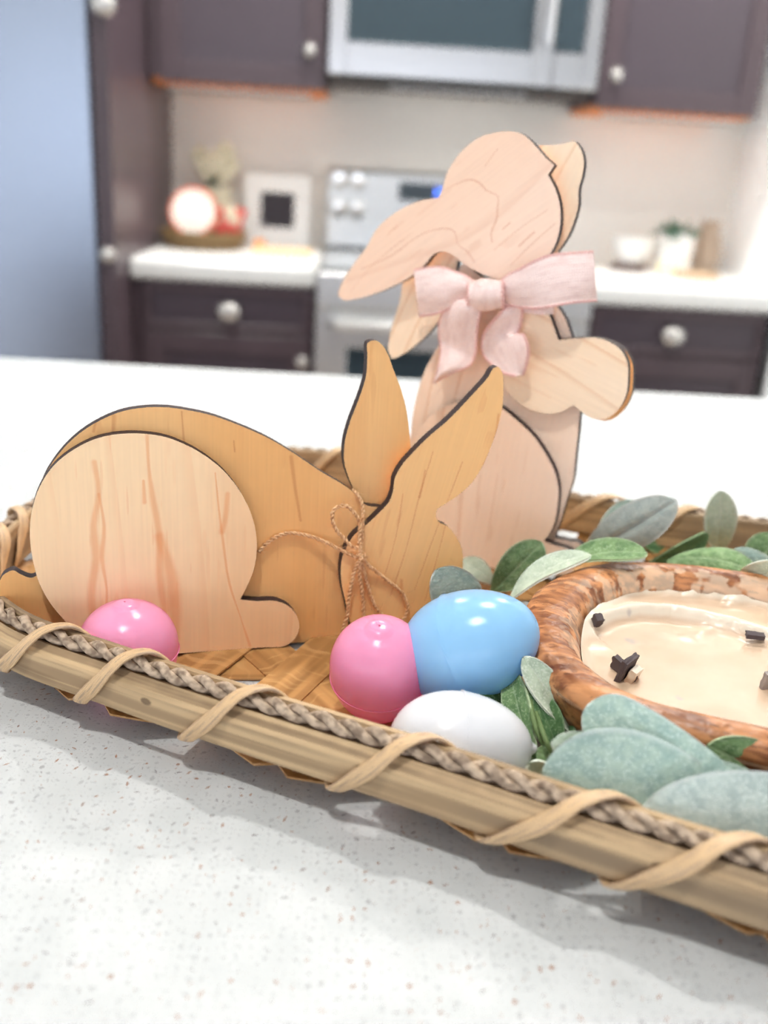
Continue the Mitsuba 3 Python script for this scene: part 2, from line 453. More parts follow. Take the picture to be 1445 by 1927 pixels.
for s, x in ((0, -1.12), (1, -1.20)):
    add(f'refrigerator__{"door" if s == 0 else "door_001"}__handle', sweep(np.array([[x, FY - 0.045, -0.1], [x, FY - 0.05, 0.2], [x, FY - 0.045, 0.7]]), 0.012, 0.012, 12), 'stainless', smooth=40)
thing('refrigerator', 'large stainless steel refrigerator at the left edge', 'refrigerator')

# base cabinets and worktops
WT = -0.022
for key, x0, x1, lab in (('base_cabinet', -0.653, -0.137, 'dark brown base cabinet with drawer left of the range'), ('base_cabinet_001', 0.646, 1.166, 'dark brown base cabinet with drawer right of the range')):
    add(f'{key}__carcass', box(x0, x1, 2.76, WALL_Y, FLOOR + 0.1, WT - 0.06, 0.001), 'cabinet_dark')
    add(f'{key}__plinth', box(x0, x1, 2.83, WALL_Y, FLOOR, FLOOR + 0.1), 'cabinet_gap')
    dx0, dx1 = x0 + (0.036 if key == 'base_cabinet' else 0.012), x1 - 0.008
    panel_door(f'{key}__drawer', dx0, dx1, -0.215, -0.09, 2.76, 0.022)
    panel_door(f'{key}__door', dx0, dx1, FLOOR + 0.11, -0.223, 2.76)
    kx = -0.375 if key == 'base_cabinet' else 0.886
    add(f'{key}__drawer__knob', knob_mesh(kx, 2.745, -0.155, 0.026, 1.3), 'nickel', smooth=40)
    part(f'{key}__drawer__knob', 'round silver knob')
    add(f'{key}__door__knob', knob_mesh(-0.166 if key == 'base_cabinet' else 0.688, 2.74, -0.287, 0.018), 'nickel', smooth=40)
    thing(key, lab, 'cabinet')
add('worktop', box(-0.654, -0.134, 2.725, WALL_Y, WT - 0.058, WT, 0.012), 'quartz_far'); thing('worktop', 'white countertop left of the range under the picture frame', 'countertop')
add('worktop_001', box(0.643, XR, 2.725, WALL_Y, WT - 0.058, WT, 0.012), 'quartz_far'); thing('worktop_001', 'white countertop right of the range under the plant', 'countertop')

# range
plain('cooktop_glass', lin(120, 124, 126), 0.12, spec=0.8)
RX0, RX1 = -0.130, 0.639
add('range__body', box(RX0, RX1, 2.74, WALL_Y - 0.01, FLOOR + 0.08, WT - 0.01, 0.003), 'range_steel')
add('range__cooktop', box(RX0, RX1, 2.70, 3.315, WT - 0.01, WT + 0.006, 0.002), 'cooktop_glass'); part('range__cooktop', 'glossy glass cooktop')
add('range__front_rail', box(RX0, RX1, 2.69, 2.74, -0.125, WT - 0.008, 0.006), 'range_steel')
add('range__backguard', box(RX0 - 0.012, RX1, 3.30, WALL_Y - 0.01, WT + 0.006, 0.238, 0.012), 'range_steel'); part('range__backguard', 'stainless control panel')
add('range__backguard__display', box(0.10, 0.40, 3.293, 3.302, 0.150, 0.206, 0.002), 'black_glass'); part('range__backguard__display', 'dark display')
scene['blue_led'] = {'type': 'diffuse', 'reflectance': {'type': 'rgb', 'value': [0.05, 0.1, 0.4]}}
digits = meshkit.text_mesh('12:45', 0.022, 0.001)
digits.apply_transform(trimesh.transformations.rotation_matrix(math.pi / 2, [1, 0, 0]))
digits.apply_translation((0.216, 3.2925, 0.170))
add('range__backguard__clock_digits', digits, 'blue_led', emitter={'type': 'area', 'radiance': {'type': 'rgb', 'value': [0.25, 0.6, 3.0]}})
kn = 0
for z in (0.203, 0.112):
    for x in (-0.095, -0.035):
        m = trimesh.creation.revolve(np.array([[0, 0], [0.030, 0], [0.030, 0.008], [0.024, 0.026], [0.020, 0.030], [0, 0.031]]), sections=32)
        m.apply_transform(trimesh.transformations.rotation_matrix(math.pi / 2, [1, 0, 0]))
        m.apply_translation((x, 3.30, z))
        add('range__backguard__burner_knob' + (f'_{kn:03d}' if kn else ''), m, 'chrome', smooth=30)
        kn += 1
add('range__oven_door', cat([box(RX0, RX0 + 0.09, 2.70, 2.735, -0.70, -0.13, 0.004), box(RX1 - 0.07, RX1, 2.70, 2.735, -0.70, -0.13, 0.004), box(RX0 + 0.07, RX1 - 0.07, 2.70, 2.735, -0.235, -0.13, 0.004), box(RX0 + 0.07, RX1 - 0.07, 2.70, 2.735, -0.70, -0.6, 0.004)]), 'range_steel')
add('range__oven_door__window', box(RX0 + 0.065, RX1 - 0.065, 2.712, 2.73, -0.605, -0.23), 'black_glass')
hp = np.array([[RX0 + 0.05, 2.70, -0.165], [RX0 + 0.05, 2.665, -0.165], [RX0 + 0.075, 2.650, -0.165], [0.25, 2.646, -0.165], [RX1 - 0.075, 2.650, -0.165], [RX1 - 0.05, 2.665, -0.165], [RX1 - 0.05, 2.70, -0.165]])
add('range__oven_door__handle', sweep(hp, 0.014, 0.014, 12), 'chrome', smooth=50)
add('range__lower_drawer', box(RX0, RX1, 2.70, 2.735, FLOOR + 0.09, -0.708, 0.004), 'range_steel')
thing('range', 'stainless kitchen range with blue clock behind the tall wooden rabbit', 'stove')

# ------------------------------------------------------------------ decorations on the far worktops
# picture frame with a small letter board
def tilt(m, x, y, z, deg, yaw=0):
    m.apply_transform(trimesh.transformations.rotation_matrix(math.radians(deg), [1, 0, 0]))
    m.apply_transform(trimesh.transformations.rotation_matrix(math.radians(yaw), [0, 0, 1]))
    m.apply_translation((x, y, z))
    return m


outer = sg.box(-0.108, 0.0, 0.108, 0.225).buffer(-0.02).buffer(0.02)
inner = sg.box(-0.055, 0.06, 0.055, 0.170)
fr = trimesh.creation.extrude_polygon(outer.difference(inner), 0.022, engine='earcut')
fr.apply_transform(trimesh.transformations.rotation_matrix(math.pi / 2, [1, 0, 0]))
add('picture_frame__frame', tilt(fr, -0.297, 3.32, WT, -8), 'white_plastic'); part('picture_frame__frame', 'wide white frame with rounded corners')
bd = box(-0.058, 0.058, -0.008, -0.002, 0.058, 0.172)
add('picture_frame__letter_board', tilt(bd, -0.297, 3.318, WT, -8), 'letter_board'); part('picture_frame__letter_board', 'black board with faint lettering')
thing('picture_frame', 'white rounded frame with black letter board on left counter', 'picture frame')

# wicker basket with a round plaque, red bundle and cream flowers
prof = np.array([[0, 0], [0.105, 0], [0.125, 0.02], [0.132, 0.045], [0.126, 0.047], [0.118, 0.022], [0.10, 0.008], [0, 0.008]])
bk = trimesh.creation.revolve(prof, sections=40)
bk.apply_translation((-0.508, 3.13, WT))
add('wicker_basket__bowl', bk, 'wicker', smooth=30)
rim = sweep(np.stack([-0.508 + 0.129 * np.cos(np.linspace(0, 2 * np.pi, 48, endpoint=False)), 3.13 + 0.129 * np.sin(np.linspace(0, 2 * np.pi, 48, endpoint=False)), np.full(48, WT + 0.047)], 1), 0.006, 0.006, 8, closed=True)
add('wicker_basket__rim', rim, 'wicker', smooth=True)
thing('wicker_basket', 'low brown wicker basket on left counter beside the white frame', 'basket')
d = trimesh.creation.revolve(np.array([[0, 0], [0.066, 0], [0.070, 0.004], [0.066, 0.008], [0, 0.011]]), sections=40)
d.apply_transform(trimesh.transformations.rotation_matrix(math.pi / 2 - 0.2, [1, 0, 0]))
d.apply_translation((-0.533, 3.08, 0.086))
add('round_plaque__disc', d, 'cream_white' if 'cream_white' in scene else plain('cream_white', lin(246, 238, 228), 0.5), smooth=30)
tr = sweep(np.stack([0.069 * np.cos(np.linspace(0, 2 * np.pi, 48, endpoint=False)), 0.069 * np.sin(np.linspace(0, 2 * np.pi, 48, endpoint=False)), np.full(48, 0.004)], 1), 0.006, 0.006, 8, closed=True)
tr.apply_transform(trimesh.transformations.rotation_matrix(math.pi / 2 - 0.2, [1, 0, 0]))
tr.apply_translation((-0.533, 3.08, 0.086))
add('round_plaque__red_rim', tr, plain('salmon', lin(226, 128, 104), 0.6), smooth=True); part('round_plaque__red_rim', 'salmon red rim')
thing('round_plaque', 'round white plaque with red rim standing in the wicker basket', 'plaque')
ms = []
for k in range(7):
    a = -0.5 + 0.17 * k
    c = np.array([-0.437 + 0.004 * k, 3.15, 0.06])
    P = np.array([c + [0.04 * math.sin(a) - 0.02, 0.008 * (k % 2), -0.035], c + [0.02 * math.sin(a), 0, 0.0], c + [0.05 * math.sin(a), 0.004 * (k % 3), 0.050 - 0.02 * abs(a)]])
    ms.append((P, k))
for P, k in ms:
    key = 'cloth_bundle__strip' + (f'_{k:03d}' if k else '')
    add(key, sweep(curve(P.tolist(), n=5), 0.013, 0.008, 10), 'red_cloth' if k % 2 == 0 else 'cream', smooth=True)
thing('cloth_bundle', 'red and cream cloth bundle in basket between plaque and frame', 'cloth')
# cream flowers in a small pot behind
pot = trimesh.creation.revolve(np.array([[0, 0], [0.036, 0], [0.047, 0.075], [0.050, 0.18], [0.045, 0.18], [0.042, 0.078], [0, 0.06]]), sections=32)
pot.apply_translation((-0.50, 3.31, WT))
add('flower_pot__pot', pot, 'cream', smooth=30)
r2 = np.random.default_rng(3)
for k in range(9):
    c = np.array([-0.503 + 0.05 * math.cos(k * 2.4) * (0.3 + 0.1 * k) ** 0.5, 3.30 + 0.02 * math.sin(k * 2.4), 0.195 + 0.013 * (k % 6) + 0.01 * r2.random()])
    petals = []
    for j in range(7):
        s = trimesh.creation.icosphere(subdivisions=1, radius=1)
        s.apply_scale((0.016, 0.007, 0.012))
        s.apply_transform(trimesh.transformations.rotation_matrix(j * 0.9, [0, 1, 0]))
        s.apply_translation(c + np.array([0.018 * math.cos(j * 0.9), -0.012 * (j % 2), 0.018 * math.sin(j * 0.9)]))
        petals.append(s)
    add('flower_pot__bloom' + (f'_{k:03d}' if k else ''), cat(petals), 'cream', smooth=True)
    add('flower_pot__stem' + (f'_{k:03d}' if k else ''), sweep(np.array([[-0.50, 3.31, 0.05], (c + [-0.5, 3.31, 0.12]) / 2, c]), 0.003, 0.003, 5), 'deep_green')
thing('flower_pot', 'cream pot of pale flowers behind the wicker basket', 'plant')
add('cutting_board', box(-0.345, -0.165, 2.98, 3.10, WT, WT + 0.018, 0.004), 'light_wood'); thing('cutting_board', 'small pale wooden board on the left counter before the frame', 'cutting board')
add('wood_block', box(-0.352, -0.318, 3.105, 3.14, WT, WT + 0.035, 0.004), 'orange_wood'); thing('wood_block', 'small orange wooden block beside the pale board', 'block')

# right worktop
ds = trimesh.creation.revolve(np.array([[0, 0], [0.028, 0], [0.034, 0.008], [0.058, 0.04], [0.071, 0.085], [0.066, 0.085], [0.053, 0.045], [0.026, 0.015], [0, 0.012]]), sections=40)
ds.apply_translation((0.862, 3.2, WT + 0.018))
add('bowl', ds, 'white_ceramic', smooth=30); thing('bowl', 'round white bowl on a dark stand on the right counter', 'bowl')
st = trimesh.creation.revolve(np.array([[0, 0], [0.055, 0], [0.060, 0.005], [0.060, 0.013], [0.05, 0.018], [0, 0.018]]), sections=32)
st.apply_translation((0.862, 3.2, WT))
add('bowl_stand', st, 'dark_brown', smooth=30); thing('bowl_stand', 'dark brown round stand under the white bowl', 'stand')
pt = trimesh.creation.revolve(np.array([[0, 0], [0.044, 0], [0.052, 0.01], [0.060, 0.09], [0.062, 0.125], [0.055, 0.125], [0.052, 0.1], [0, 0.1]]), sections=36)
pt.apply_translation((1.005, 3.2, WT))
add('potted_plant__pot', pt, 'white_ceramic', smooth=30); part('potted_plant__pot', 'white pot')
r2 = np.random.default_rng(5)
for k in range(46):
    a, e = r2.random() * 6.28, 0.3 + r2.random() * 1.0
    d = np.array([math.cos(a) * math.cos(e), math.sin(a) * math.cos(e), math.sin(e)])
    b0 = np.array([1.005, 3.2, WT + 0.10]) + d * [0.035, 0.035, 0]
    tip = b0 + d * (0.045 + 0.025 * r2.random())
    s = np.linspace(0, 1, 6)[:, None]
    side = np.cross(d, [0, 0, 1.0]); side /= np.linalg.norm(side) + 1e-9
    A = np.stack([b0 + (tip - b0) * s + side * 0.011 * np.sin(np.pi * s ** 0.8) * q + [0, 0, 0.004 * abs(q)] for q in (-1, 0, 1)], 1)
    m, _ = slab(A, 0.0012, np.zeros((6, 3, 2)))
    add('potted_plant__leaf' + (f'_{k:03d}' if k else ''), m, 'deep_green')
thing('potted_plant', 'green plant in white pot on the right counter', 'plant')
ps = trimesh.creation.revolve(np.array([[0, 0], [0.065, 0], [0.072, 0.006], [0.072, 0.014], [0.065, 0.014], [0.06, 0.008], [0, 0.008]]), sections=36)
ps.apply_translation((1.045, 3.08, WT))
add('coaster_dish', ps, 'tan', smooth=30); thing('coaster_dish', 'flat tan dish in front of the white plant pot', 'dish')
cn = trimesh.creation.revolve(np.array([[0, 0], [0.024, 0], [0.026, 0.004], [0.026, 0.042], [0.022, 0.046], [0, 0.046]]), sections=28)
cn.apply_translation((0.94, 3.06, WT))
add('pillar_candle', cn, 'pale_yellow', smooth=30); thing('pillar_candle', 'short pale yellow candle between white bowl and plant', 'candle')
vs = trimesh.creation.revolve(np.array([[0, 0], [0.034, 0], [0.046, 0.05], [0.040, 0.10], [0.026, 0.14], [0.032, 0.165], [0.027, 0.165], [0.02, 0.14], [0.03, 0.1], [0, 0.01]]), sections=32)
vs.apply_translation((1.135, 3.28, WT))
add('vase', vs, plain('taupe', lin(176, 156, 138), 0.5), smooth=30); thing('vase', 'taupe vase right of the potted plant by the wall', 'vase')

# ------------------------------------------------------------------ woven tray
UX = np.array([0.9, -0.44, 0]) / np.hypot(0.9, 0.44)        # along the tray
VX = np.array([-UX[1], UX[0], 0])                           # across it, away from the camera


def uv2(u, v, z=0.0):
    return u * UX + v * VX + np.array([0, 0, z])


OUT = [(-.395, .330), (-.338, .3015), (-.27, .297), (-.19, .2965), (-.11, .298), (-.03, .297), (.05, .299), (.14, .306), (.22, .325), (.28, .36), (.325, .43), (.338, .51), (.32, .59), (.27, .65),
       (.18, .685), (.08, .697), (-.01, .692), (-.10, .671), (-.20, .668), (-.30, .665), (-.358, .654), (-.41, .62), (-.447, .555), (-.457, .47), (-.435, .392)]
RAISE = 0.010                   # the rim stands clear of the worktop; only the dished base touches it
outline = resample(curve(OUT, closed=True, n=12), 260, closed=True)
poly = sg.Polygon(outline)


def inset(d):
    q = np.array(poly.buffer(-d, join_style=1).exterior.coords)[:-1]
    if sg.Polygon(q).exterior.is_ccw is False:
        q = q[::-1]
    k = np.argmin(np.linalg.norm(q - outline[0], axis=1))
    return resample(np.roll(q, -k, 0), 260, closed=True)


def loop3(d, z):
    q = inset(d)
    return q[:, :1] * UX + q[:, 1:] * VX + np.array([[0, 0, 1.0]]) * (np.asarray(z)[:, None] if np.ndim(z) else z)


def band(prof):
    """A closed cross-section (inset, z), carried round the outline."""
    L = [loop3(d, z + RAISE) for d, z in prof]
    A = np.stack(L, 1)
    A = np.concatenate([A, A[:1]], 0)
    n, m = A.shape[:2]
    v, f = grid(A, wrap=True)
    s = np.concatenate([[0], np.cumsum(np.linalg.norm(np.diff(A[:, 0], axis=0), axis=1))])
    w = np.array([d + z for d, z in prof])
    UV = np.stack(np.broadcast_arrays(w[None, :], s[:, None]), -1).reshape(-1, 2)
    return trimesh.Trimesh(v, f, process=False), UV


scene['tray_board'] = {'type': 'twosided', 'bsdf': {'type': 'principled', 'roughness': 0.6, 'specular': 0.3, 'base_color': None}}


def weathered_fn(p, n, uv):
    u, v = uv.x, uv.y
    g = fbm(u * 420, v * 9, 0, 3)
    big = fbm(v * 11, u * 60 + 4, 0, 2)
    col = mix(lin(152, 127, 97), lin(188, 161, 124), smoothstep(0.3, 0.7, g))
    col = mix(col, lin(120, 104, 86), 0.65 * smoothstep(0.45, 0.75, big))
    st = smoothstep(0.60, 0.9, noise(u * 220 + 8, v * 13))
    col = mix(col, lin(96, 76, 54), 0.4 * st)
    cell = v * 9.0
    c = dr.floor(cell)
    kx, ky = (cell - c - (0.2 + 0.6 * cell_rand(c, 4))) / 9.0, u - (0.012 + 0.012 * cell_rand(c, 9))
    kd = dr.sqrt(dr.square(kx * 0.6) + dr.square(ky))
    col = mix(col, lin(96, 76, 56), 0.8 * (1 - smoothstep(0.0012, 0.0022, kd)))
    return col


scene['tray_board']['bsdf']['base_color'] = proc(weathered_fn)


def slat_fn(p, n, uv):
    u, v = uv.x, uv.y
    g = fbm(u * 260, v * 16, 0, 2)
    col = mix(lin(154, 112, 66), lin(184, 140, 88), smoothstep(0.2, 0.8, g))
    rip = noise(v * 420 + 2.5 * noise(u * 120, v * 60), u * 70)
    col = mix(col, lin(208, 168, 116), 0.4 * smoothstep(0.55, 0.9, rip))
    col = mix(col, lin(110, 76, 44), 0.35 * smoothstep(0.6, 0.85, fbm(u * 60, v * 22 + 9, 0, 2)))
    return col


scene['tray_slat'] = {'type': 'twosided', 'bsdf': {'type': 'principled', 'base_color': proc(slat_fn), 'roughness': 0.38, 'specular': 0.45}}


def rope_fn(p, n, uv):
    f = fbm(p.x * 420, p.y * 420, p.z * 420, 2)
    return mix(lin(124, 106, 90), lin(186, 166, 144), smoothstep(0.25, 0.75, f))


scene['tray_rope'] = {'type': 'twosided', 'bsdf': {'type': 'bumpmap', 'scale': 0.0007, 'tex': proc(lambda p, n, uv: fbm(p.x * 700, p.y * 700, p.z * 700, 2), eps=2e-4),
                                                  'bsdf': {'type': 'principled', 'base_color': proc(rope_fn), 'roughness': 0.7, 'specular': 0.25}}}


def rattan_fn(p, n, uv):
    s = noise(uv.x * 30 + 4, uv.y * 0.6)
    f = noise(uv.x * 11, uv.y * 2.0)
    return mix(mix(lin(186, 152, 112), lin(212, 182, 142), s), lin(140, 118, 104), 0.65 * smoothstep(0.5, 0.8, f))


scene['rattan'] = {'type': 'twosided', 'bsdf': {'type': 'principled', 'base_color': proc(rattan_fn), 'roughness': 0.45, 'specular': 0.4}}

m, UV = band([(0.0006, 0.0085), (0.0, 0.0095), (0.0, 0.0222), (0.0010, 0.0238), (0.0058, 0.0272), (0.0066, 0.0262), (0.0066, 0.0085)])
add('woven_tray__outer_board', m, 'tray_board', uv=UV); part('woven_tray__outer_board', 'weathered brown outer board with knots')
m, UV = band([(0.0082, 0.0035), (0.0080, 0.0240), (0.0092, 0.0255), (0.0104, 0.0240), (0.0106, 0.0035)])
add('woven_tray__core_strip', m, 'tray_slat', uv=UV)
m, UV = band([(0.0122, 0.0070), (0.0122, 0.0312), (0.0130, 0.0325), (0.0156, 0.0325), (0.0164, 0.0312), (0.0164, 0.0070)])
add('woven_tray__inner_board', m, 'tray_board', uv=UV)
RZ = 0.0302 + RAISE
add('woven_tray__rope_trim', rope(loop3(0.0096, RZ), 0.0044, plies=2, pitch=0.024, sides=10, closed=True, squash=0.92, jitter=0.3), 'tray_rope', smooth=True)
part('woven_tray__rope_trim', 'twisted grey-brown paper rope along the rim')

ol = np.vstack([outline, outline[:1]])
oline = sg.LineString(ol)


def rim_at(pt):
    """(arc length, inward normal in uv) of the rim nearest to the uv point."""
    s = oline.project(sg.Point(*pt))
    a, b = oline.interpolate(max(s - 0.004, 0)), oline.interpolate(min(s + 0.004, oline.length))
    t = np.array([b.x - a.x, b.y - a.y]); t /= np.linalg.norm(t)
    return s, t, np.array([-t[1], t[0]])


def rim_point(s, d, z):
    p = oline.interpolate(s % oline.length)
    _, t, nrm = rim_at((p.x, p.y))
    q = np.array([p.x, p.y]) + nrm * d
    return uv2(q[0], q[1], z)


def lashing(u_top, v_top, slant):
    """A rattan strip bound over the rim, rising from under the outer board towards +s and dropping inside further along."""
    s0, _, _ = rim_at((u_top, v_top))
    prof = [(0.0060, 0.0058, -1.1), (0.0012, 0.0056, -1.02), (-0.0014, 0.0090, -0.9), (-0.0017, 0.0160, -0.66), (-0.0014, 0.0235, -0.42), (0.0006, 0.0292, -0.26), (0.0050, 0.0340, -0.1),
            (0.0096, 0.0358, 0.06), (0.0140, 0.0352, 0.22), (0.0174, 0.0315, 0.38), (0.0182, 0.0240, 0.62), (0.0180, 0.0130, 0.9), (0.0150, 0.0056, 1.05), (0.0105, 0.0054, 1.12)]
    P = np.array([rim_point(s0 + slant * a, d, z + RAISE) for d, z, a in prof])
    P = curve(P.tolist(), n=5)
    # outward direction of the strip: away from the rim's middle
    t = np.gradient(P, axis=0); t /= np.linalg.norm(t, axis=1, keepdims=True)
    mid = np.array([rim_point(s0 + slant * x, 0.0068, 0.018 + RAISE) for x in np.interp(np.linspace(0, 1, len(P)), np.linspace(0, 1, len(prof)), [q[2] for q in prof])])
    o = P - mid
    o -= t * (o * t).sum(1, keepdims=True)
    o /= np.linalg.norm(o, axis=1, keepdims=True)
    w = np.cross(t, o)
    ang = np.arange(12) * 2 * np.pi / 12
    ca, sa = np.sign(np.cos(ang)) * np.abs(np.cos(ang)) ** 0.7, np.sin(ang)
    A = P[:, None] + 0.0036 * ca[None, :, None] * w[:, None] + 0.0011 * sa[None, :, None] * o[:, None]
    v, f = grid(A, wrap=True)
    UV = np.stack(np.broadcast_arrays(ca[None, :], np.linspace(0, 8, len(P))[:, None]), -1).reshape(-1, 2)
    return trimesh.Trimesh(v, f, process=False), UV


def px_uv(x, y, z):
    q = onz(x, y, z)
    return q @ UX, q @ VX


LASH = [((98, 1178), 0.030), ((236, 1236), 0.026), ((452, 1310), 0.028), ((768, 1400), 0.030), ((1105, 1518), 0.036), ((1372, 1604), 0.036)]
REAR = [((1150, 946), 0.034), ((1312, 968), 0.034), ((45, 955), 0.032), ((640, 856), 0.034), ((880, 890), 0.034)]
lk = 0
spots = [(px_uv(x, y, 0.036 + RAISE), sl) for (x, y), sl in LASH + REAR] + [((.12, .304), .034), ((.24, .335), .034), ((.33, .46), .034), ((.30, .62), .034), ((.15, .69), .034), ((-.43, .385), .034)]
for (u, v), sl in spots:
    m, UV = lashing(u, v, sl)
    key = 'woven_tray__lashing' + (f'_{lk:03d}' if lk else '')
    add(key, m, 'rattan', smooth=True, uv=UV); part(key, 'pale rattan strip wound over the rim' if lk == 0 else None)
    lk += 1

# base: three directions of flat strips, open six-sided gaps, dished up to the rim
inner_poly = poly.buffer(-0.0095)
hull_line = inner_poly.exterior


def base_z(u, v, lay):
    d = hull_line.distance(sg.Point(u, v)) if inner_poly.contains(sg.Point(u, v)) else 0.0
    t = max(0.0, 1 - d / 0.045)
    return 0.0010 + 0.0013 * lay * (1 - 0.5 * t) + (RAISE + 0.0035) * t ** 1.6


bk = 0
for lay, (deg, off, pitch, wid) in enumerate(((31.0, 0.006, 0.050, 0.0275), (-29.0, 0.0, 0.050, 0.0275), (91.0, 0.0, 0.050, 0.0275))):
    a = math.radians(deg)
    dr_, nr = np.array([math.cos(a), math.sin(a)]), np.array([-math.sin(a), math.cos(a)])
    ref = np.array([-0.2315, 0.397]) if lay == 1 else np.array([-0.262, 0.372]) if lay == 0 else np.array([-0.268, 0.40])
    for k in range(-16, 17):
        c = ref + nr * (off * (lay == 0) + k * pitch)
        for seg in [sg.LineString([c - dr_ * 1.2, c + dr_ * 1.2]).intersection(inner_poly)]:
            if seg.is_empty or seg.geom_type != 'LineString' or seg.length < 0.04:
                continue
            n = max(6, int(seg.length / 0.012))
            rows, UV = [], []
            wob = (rng.random() - 0.5) * 0.0015
            for i in range(n + 1):
                p = seg.interpolate(i / n, normalized=True)
                row, ur = [], []
                for q in (-1, 0, 1):
                    pu, pv = p.x + nr[0] * q * wid / 2, p.y + nr[1] * q * wid / 2
                    if (i == 0 or i == n) and not inner_poly.contains(sg.Point(pu, pv)):
                        nq = inner_poly.exterior.interpolate(inner_poly.exterior.project(sg.Point(pu, pv)))
                        pu, pv = nq.x, nq.y
                    z = base_z(p.x, p.y, lay) + 0.0004 * (q == 0) + wob * 0.3
                    row.append(uv2(pu, pv, z)); ur.append((q * wid / 2 + 0.13 * k + lay, i / n * seg.length + 0.07 * k))
                rows.append(row); UV.append(ur)
            m, UV = slab(np.array(rows), 0.0010, np.array(UV))
            key = 'woven_tray__base_slat' + (f'_{bk:03d}' if bk else '')
            add(key, m, 'tray_slat', uv=UV)
            bk += 1
thing('woven_tray', 'long woven wooden tray with rope rim on the white island', 'tray')

# ------------------------------------------------------------------ wooden rabbits
THICK = 0.0062


class Board:
    """A standing plane: a foot point, a heading (degrees; the direction of +s in the ground plane) and a backward lean."""

    def __init__(self, foot, heading, lean=0.0):
        h, l = math.radians(heading), math.radians(lean)
        self.s = np.array([math.cos(h), math.sin(h), 0])
        back = np.array([-math.sin(h), math.cos(h), 0])
        self.t = np.array([0, 0, 1.0]) * math.cos(l) + back * math.sin(l)
        self.n = np.cross(self.s, self.t)              # towards the camera
        self.o = np.array(foot, float)

    def st(self, x, y, depth):
        q = at_plane(x, y, self.o - self.n * depth, self.n) - self.o
        return q @ self.s, q @ self.t

    def p(self, s, t, depth):
        return self.o + self.s * s + self.t * t - self.n * depth

    def px(self, x, y, depth):
        return self.p(*self.st(x, y, depth), depth)


def plate(key, board, pts, depth, face, grain=0.0, thick=THICK, n=8, label=None):
    """A laser-cut plate whose front face lies at the given depth behind the board's plane; outline given where the face is seen."""
    q = [(*board.st(p[0], p[1], depth), *p[2:]) for p in pts]
    c = curve(q, closed=True, n=n)
    g = sg.Polygon(c).buffer(0)
    if g.geom_type != 'Polygon':
        g = max(g.geoms, key=lambda x: x.area)
    g = g.simplify(0.00008)
    v2, f = trimesh.creation.triangulate_polygon(g, engine='earcut')
    v2, f = np.array(v2), np.array(f)
    front = np.array([board.p(a, b, depth) for a, b in v2])
    back = np.array([board.p(a, b, depth + thick) for a, b in v2])
    nn = np.cross(front[f[:, 1]] - front[f[:, 0]], front[f[:, 2]] - front[f[:, 0]])
    if (nn @ board.n).sum() < 0:
        f = f[:, ::-1]
    k = len(v2)
    a = math.radians(grain)
    UV = np.stack([v2[:, 0] * math.cos(a) + v2[:, 1] * math.sin(a), -v2[:, 0] * math.sin(a) + v2[:, 1] * math.cos(a)], 1)
    add(key, trimesh.Trimesh(np.vstack([front, back]), np.vstack([f, f[:, ::-1] + k]), process=False), face, uv=np.vstack([UV, UV + 0.3]))
    e = np.array(g.exterior.coords)[:-1]
    if not g.exterior.is_ccw:
        e = e[::-1]
    A = np.stack([[board.p(x, y, depth + thick - 0.0002) for x, y in e], [board.p(x, y, depth - 0.0001) for x, y in e]], 1)
    A = np.concatenate([A, A[:1]], 0)
    v, ff = grid(A)
    ff = ff[:, ::-1]
    add(key + '__burnt_edge', trimesh.Trimesh(v, ff, process=False), 'burnt_edge', smooth=40)
    part(key + '__burnt_edge', 'dark laser-burnt edge')
    if label:
        part(key, label)
    return g


# --- the crouching rabbit: front layer (haunch, head), body, back layer
lo = Board([-0.090, 0.461, 0.0], 16.0, 2.0)
HA, HE = 'haunch', 'head'
HAUNCH = [(56, 1010), (60, 960), (75, 915), (102, 875), (140, 845), (185, 824), (230, 816), (270, 816), (310, 822), (350, 837), (390, 860), (425, 890), (452, 925), (472, 965), (482, 1005), (483, 1040),
          (475, 1080), (463, 1107), (452, 1128, 'c'), (480, 1131), (520, 1131), (545, 1142), (560, 1162), (563, 1182), (555, 1202), (537, 1215), (500, 1218), (425, 1223), (335, 1230), (220, 1238), (135, 1243, 'c'),
          (122, 1225), (124, 1195), (126, 1173, 'c'), (95, 1136), (75, 1100), (62, 1055)]
BODY = [(72, 955), (80, 905), (110, 855), (150, 815), (190, 790), (230, 774), (270, 767), (310, 766), (350, 771), (400, 782), (450, 800), (500, 822), (550, 851), (600, 885), (660, 922), (690, 951), (720, 955),
        (765, 985), (790, 1040), (785, 1110), (760, 1165), (740, 1190, 'c'), (640, 1203), (500, 1213), (300, 1224), (120, 1236), (20, 1222), (-8, 1180), (-6, 1120), (10, 1079), (25, 1073), (38, 1080), (60, 1087), (74, 1080, 'c'), (66, 1020)]
HEADF = [(930, 692), (936, 690), (944, 699), (947, 728), (945, 768), (935, 809), (922, 845), (906, 881), (888, 908), (861, 933), (834, 951), (823, 958), (820, 969), (825, 981), (843, 991), (859, 1011), (869, 1032),
         (871, 1061), (868, 1100), (852, 1150), (830, 1182, 'c'), (740, 1190), (664, 1197, 'c'), (656, 1160), (649, 1128), (643, 1101), (641, 1074), (643, 1052), (652, 1029), (666, 1007), (693, 984), (716, 962), (732, 944),
         (739, 926), (743, 899), (757, 874), (779, 849), (806, 822), (838, 795), (869, 764), (892, 739), (918, 710)]
HEADR = [(692, 645), (699, 641), (708, 641), (719, 649), (730, 667), (739, 692), (753, 728), (764, 768), (770, 813), (773, 850), (772, 895), (768, 930), (790, 975), (805, 1010), (815, 1060), (812, 1120), (800, 1182, 'c'),
         (700, 1192, 'c'), (680, 1120), (672, 1040), (678, 985), (688, 958), (668, 925), (656, 899), (648, 872), (648, 836), (658, 795), (676, 748), (689, 705), (691, 665)]
m0 = lo.st
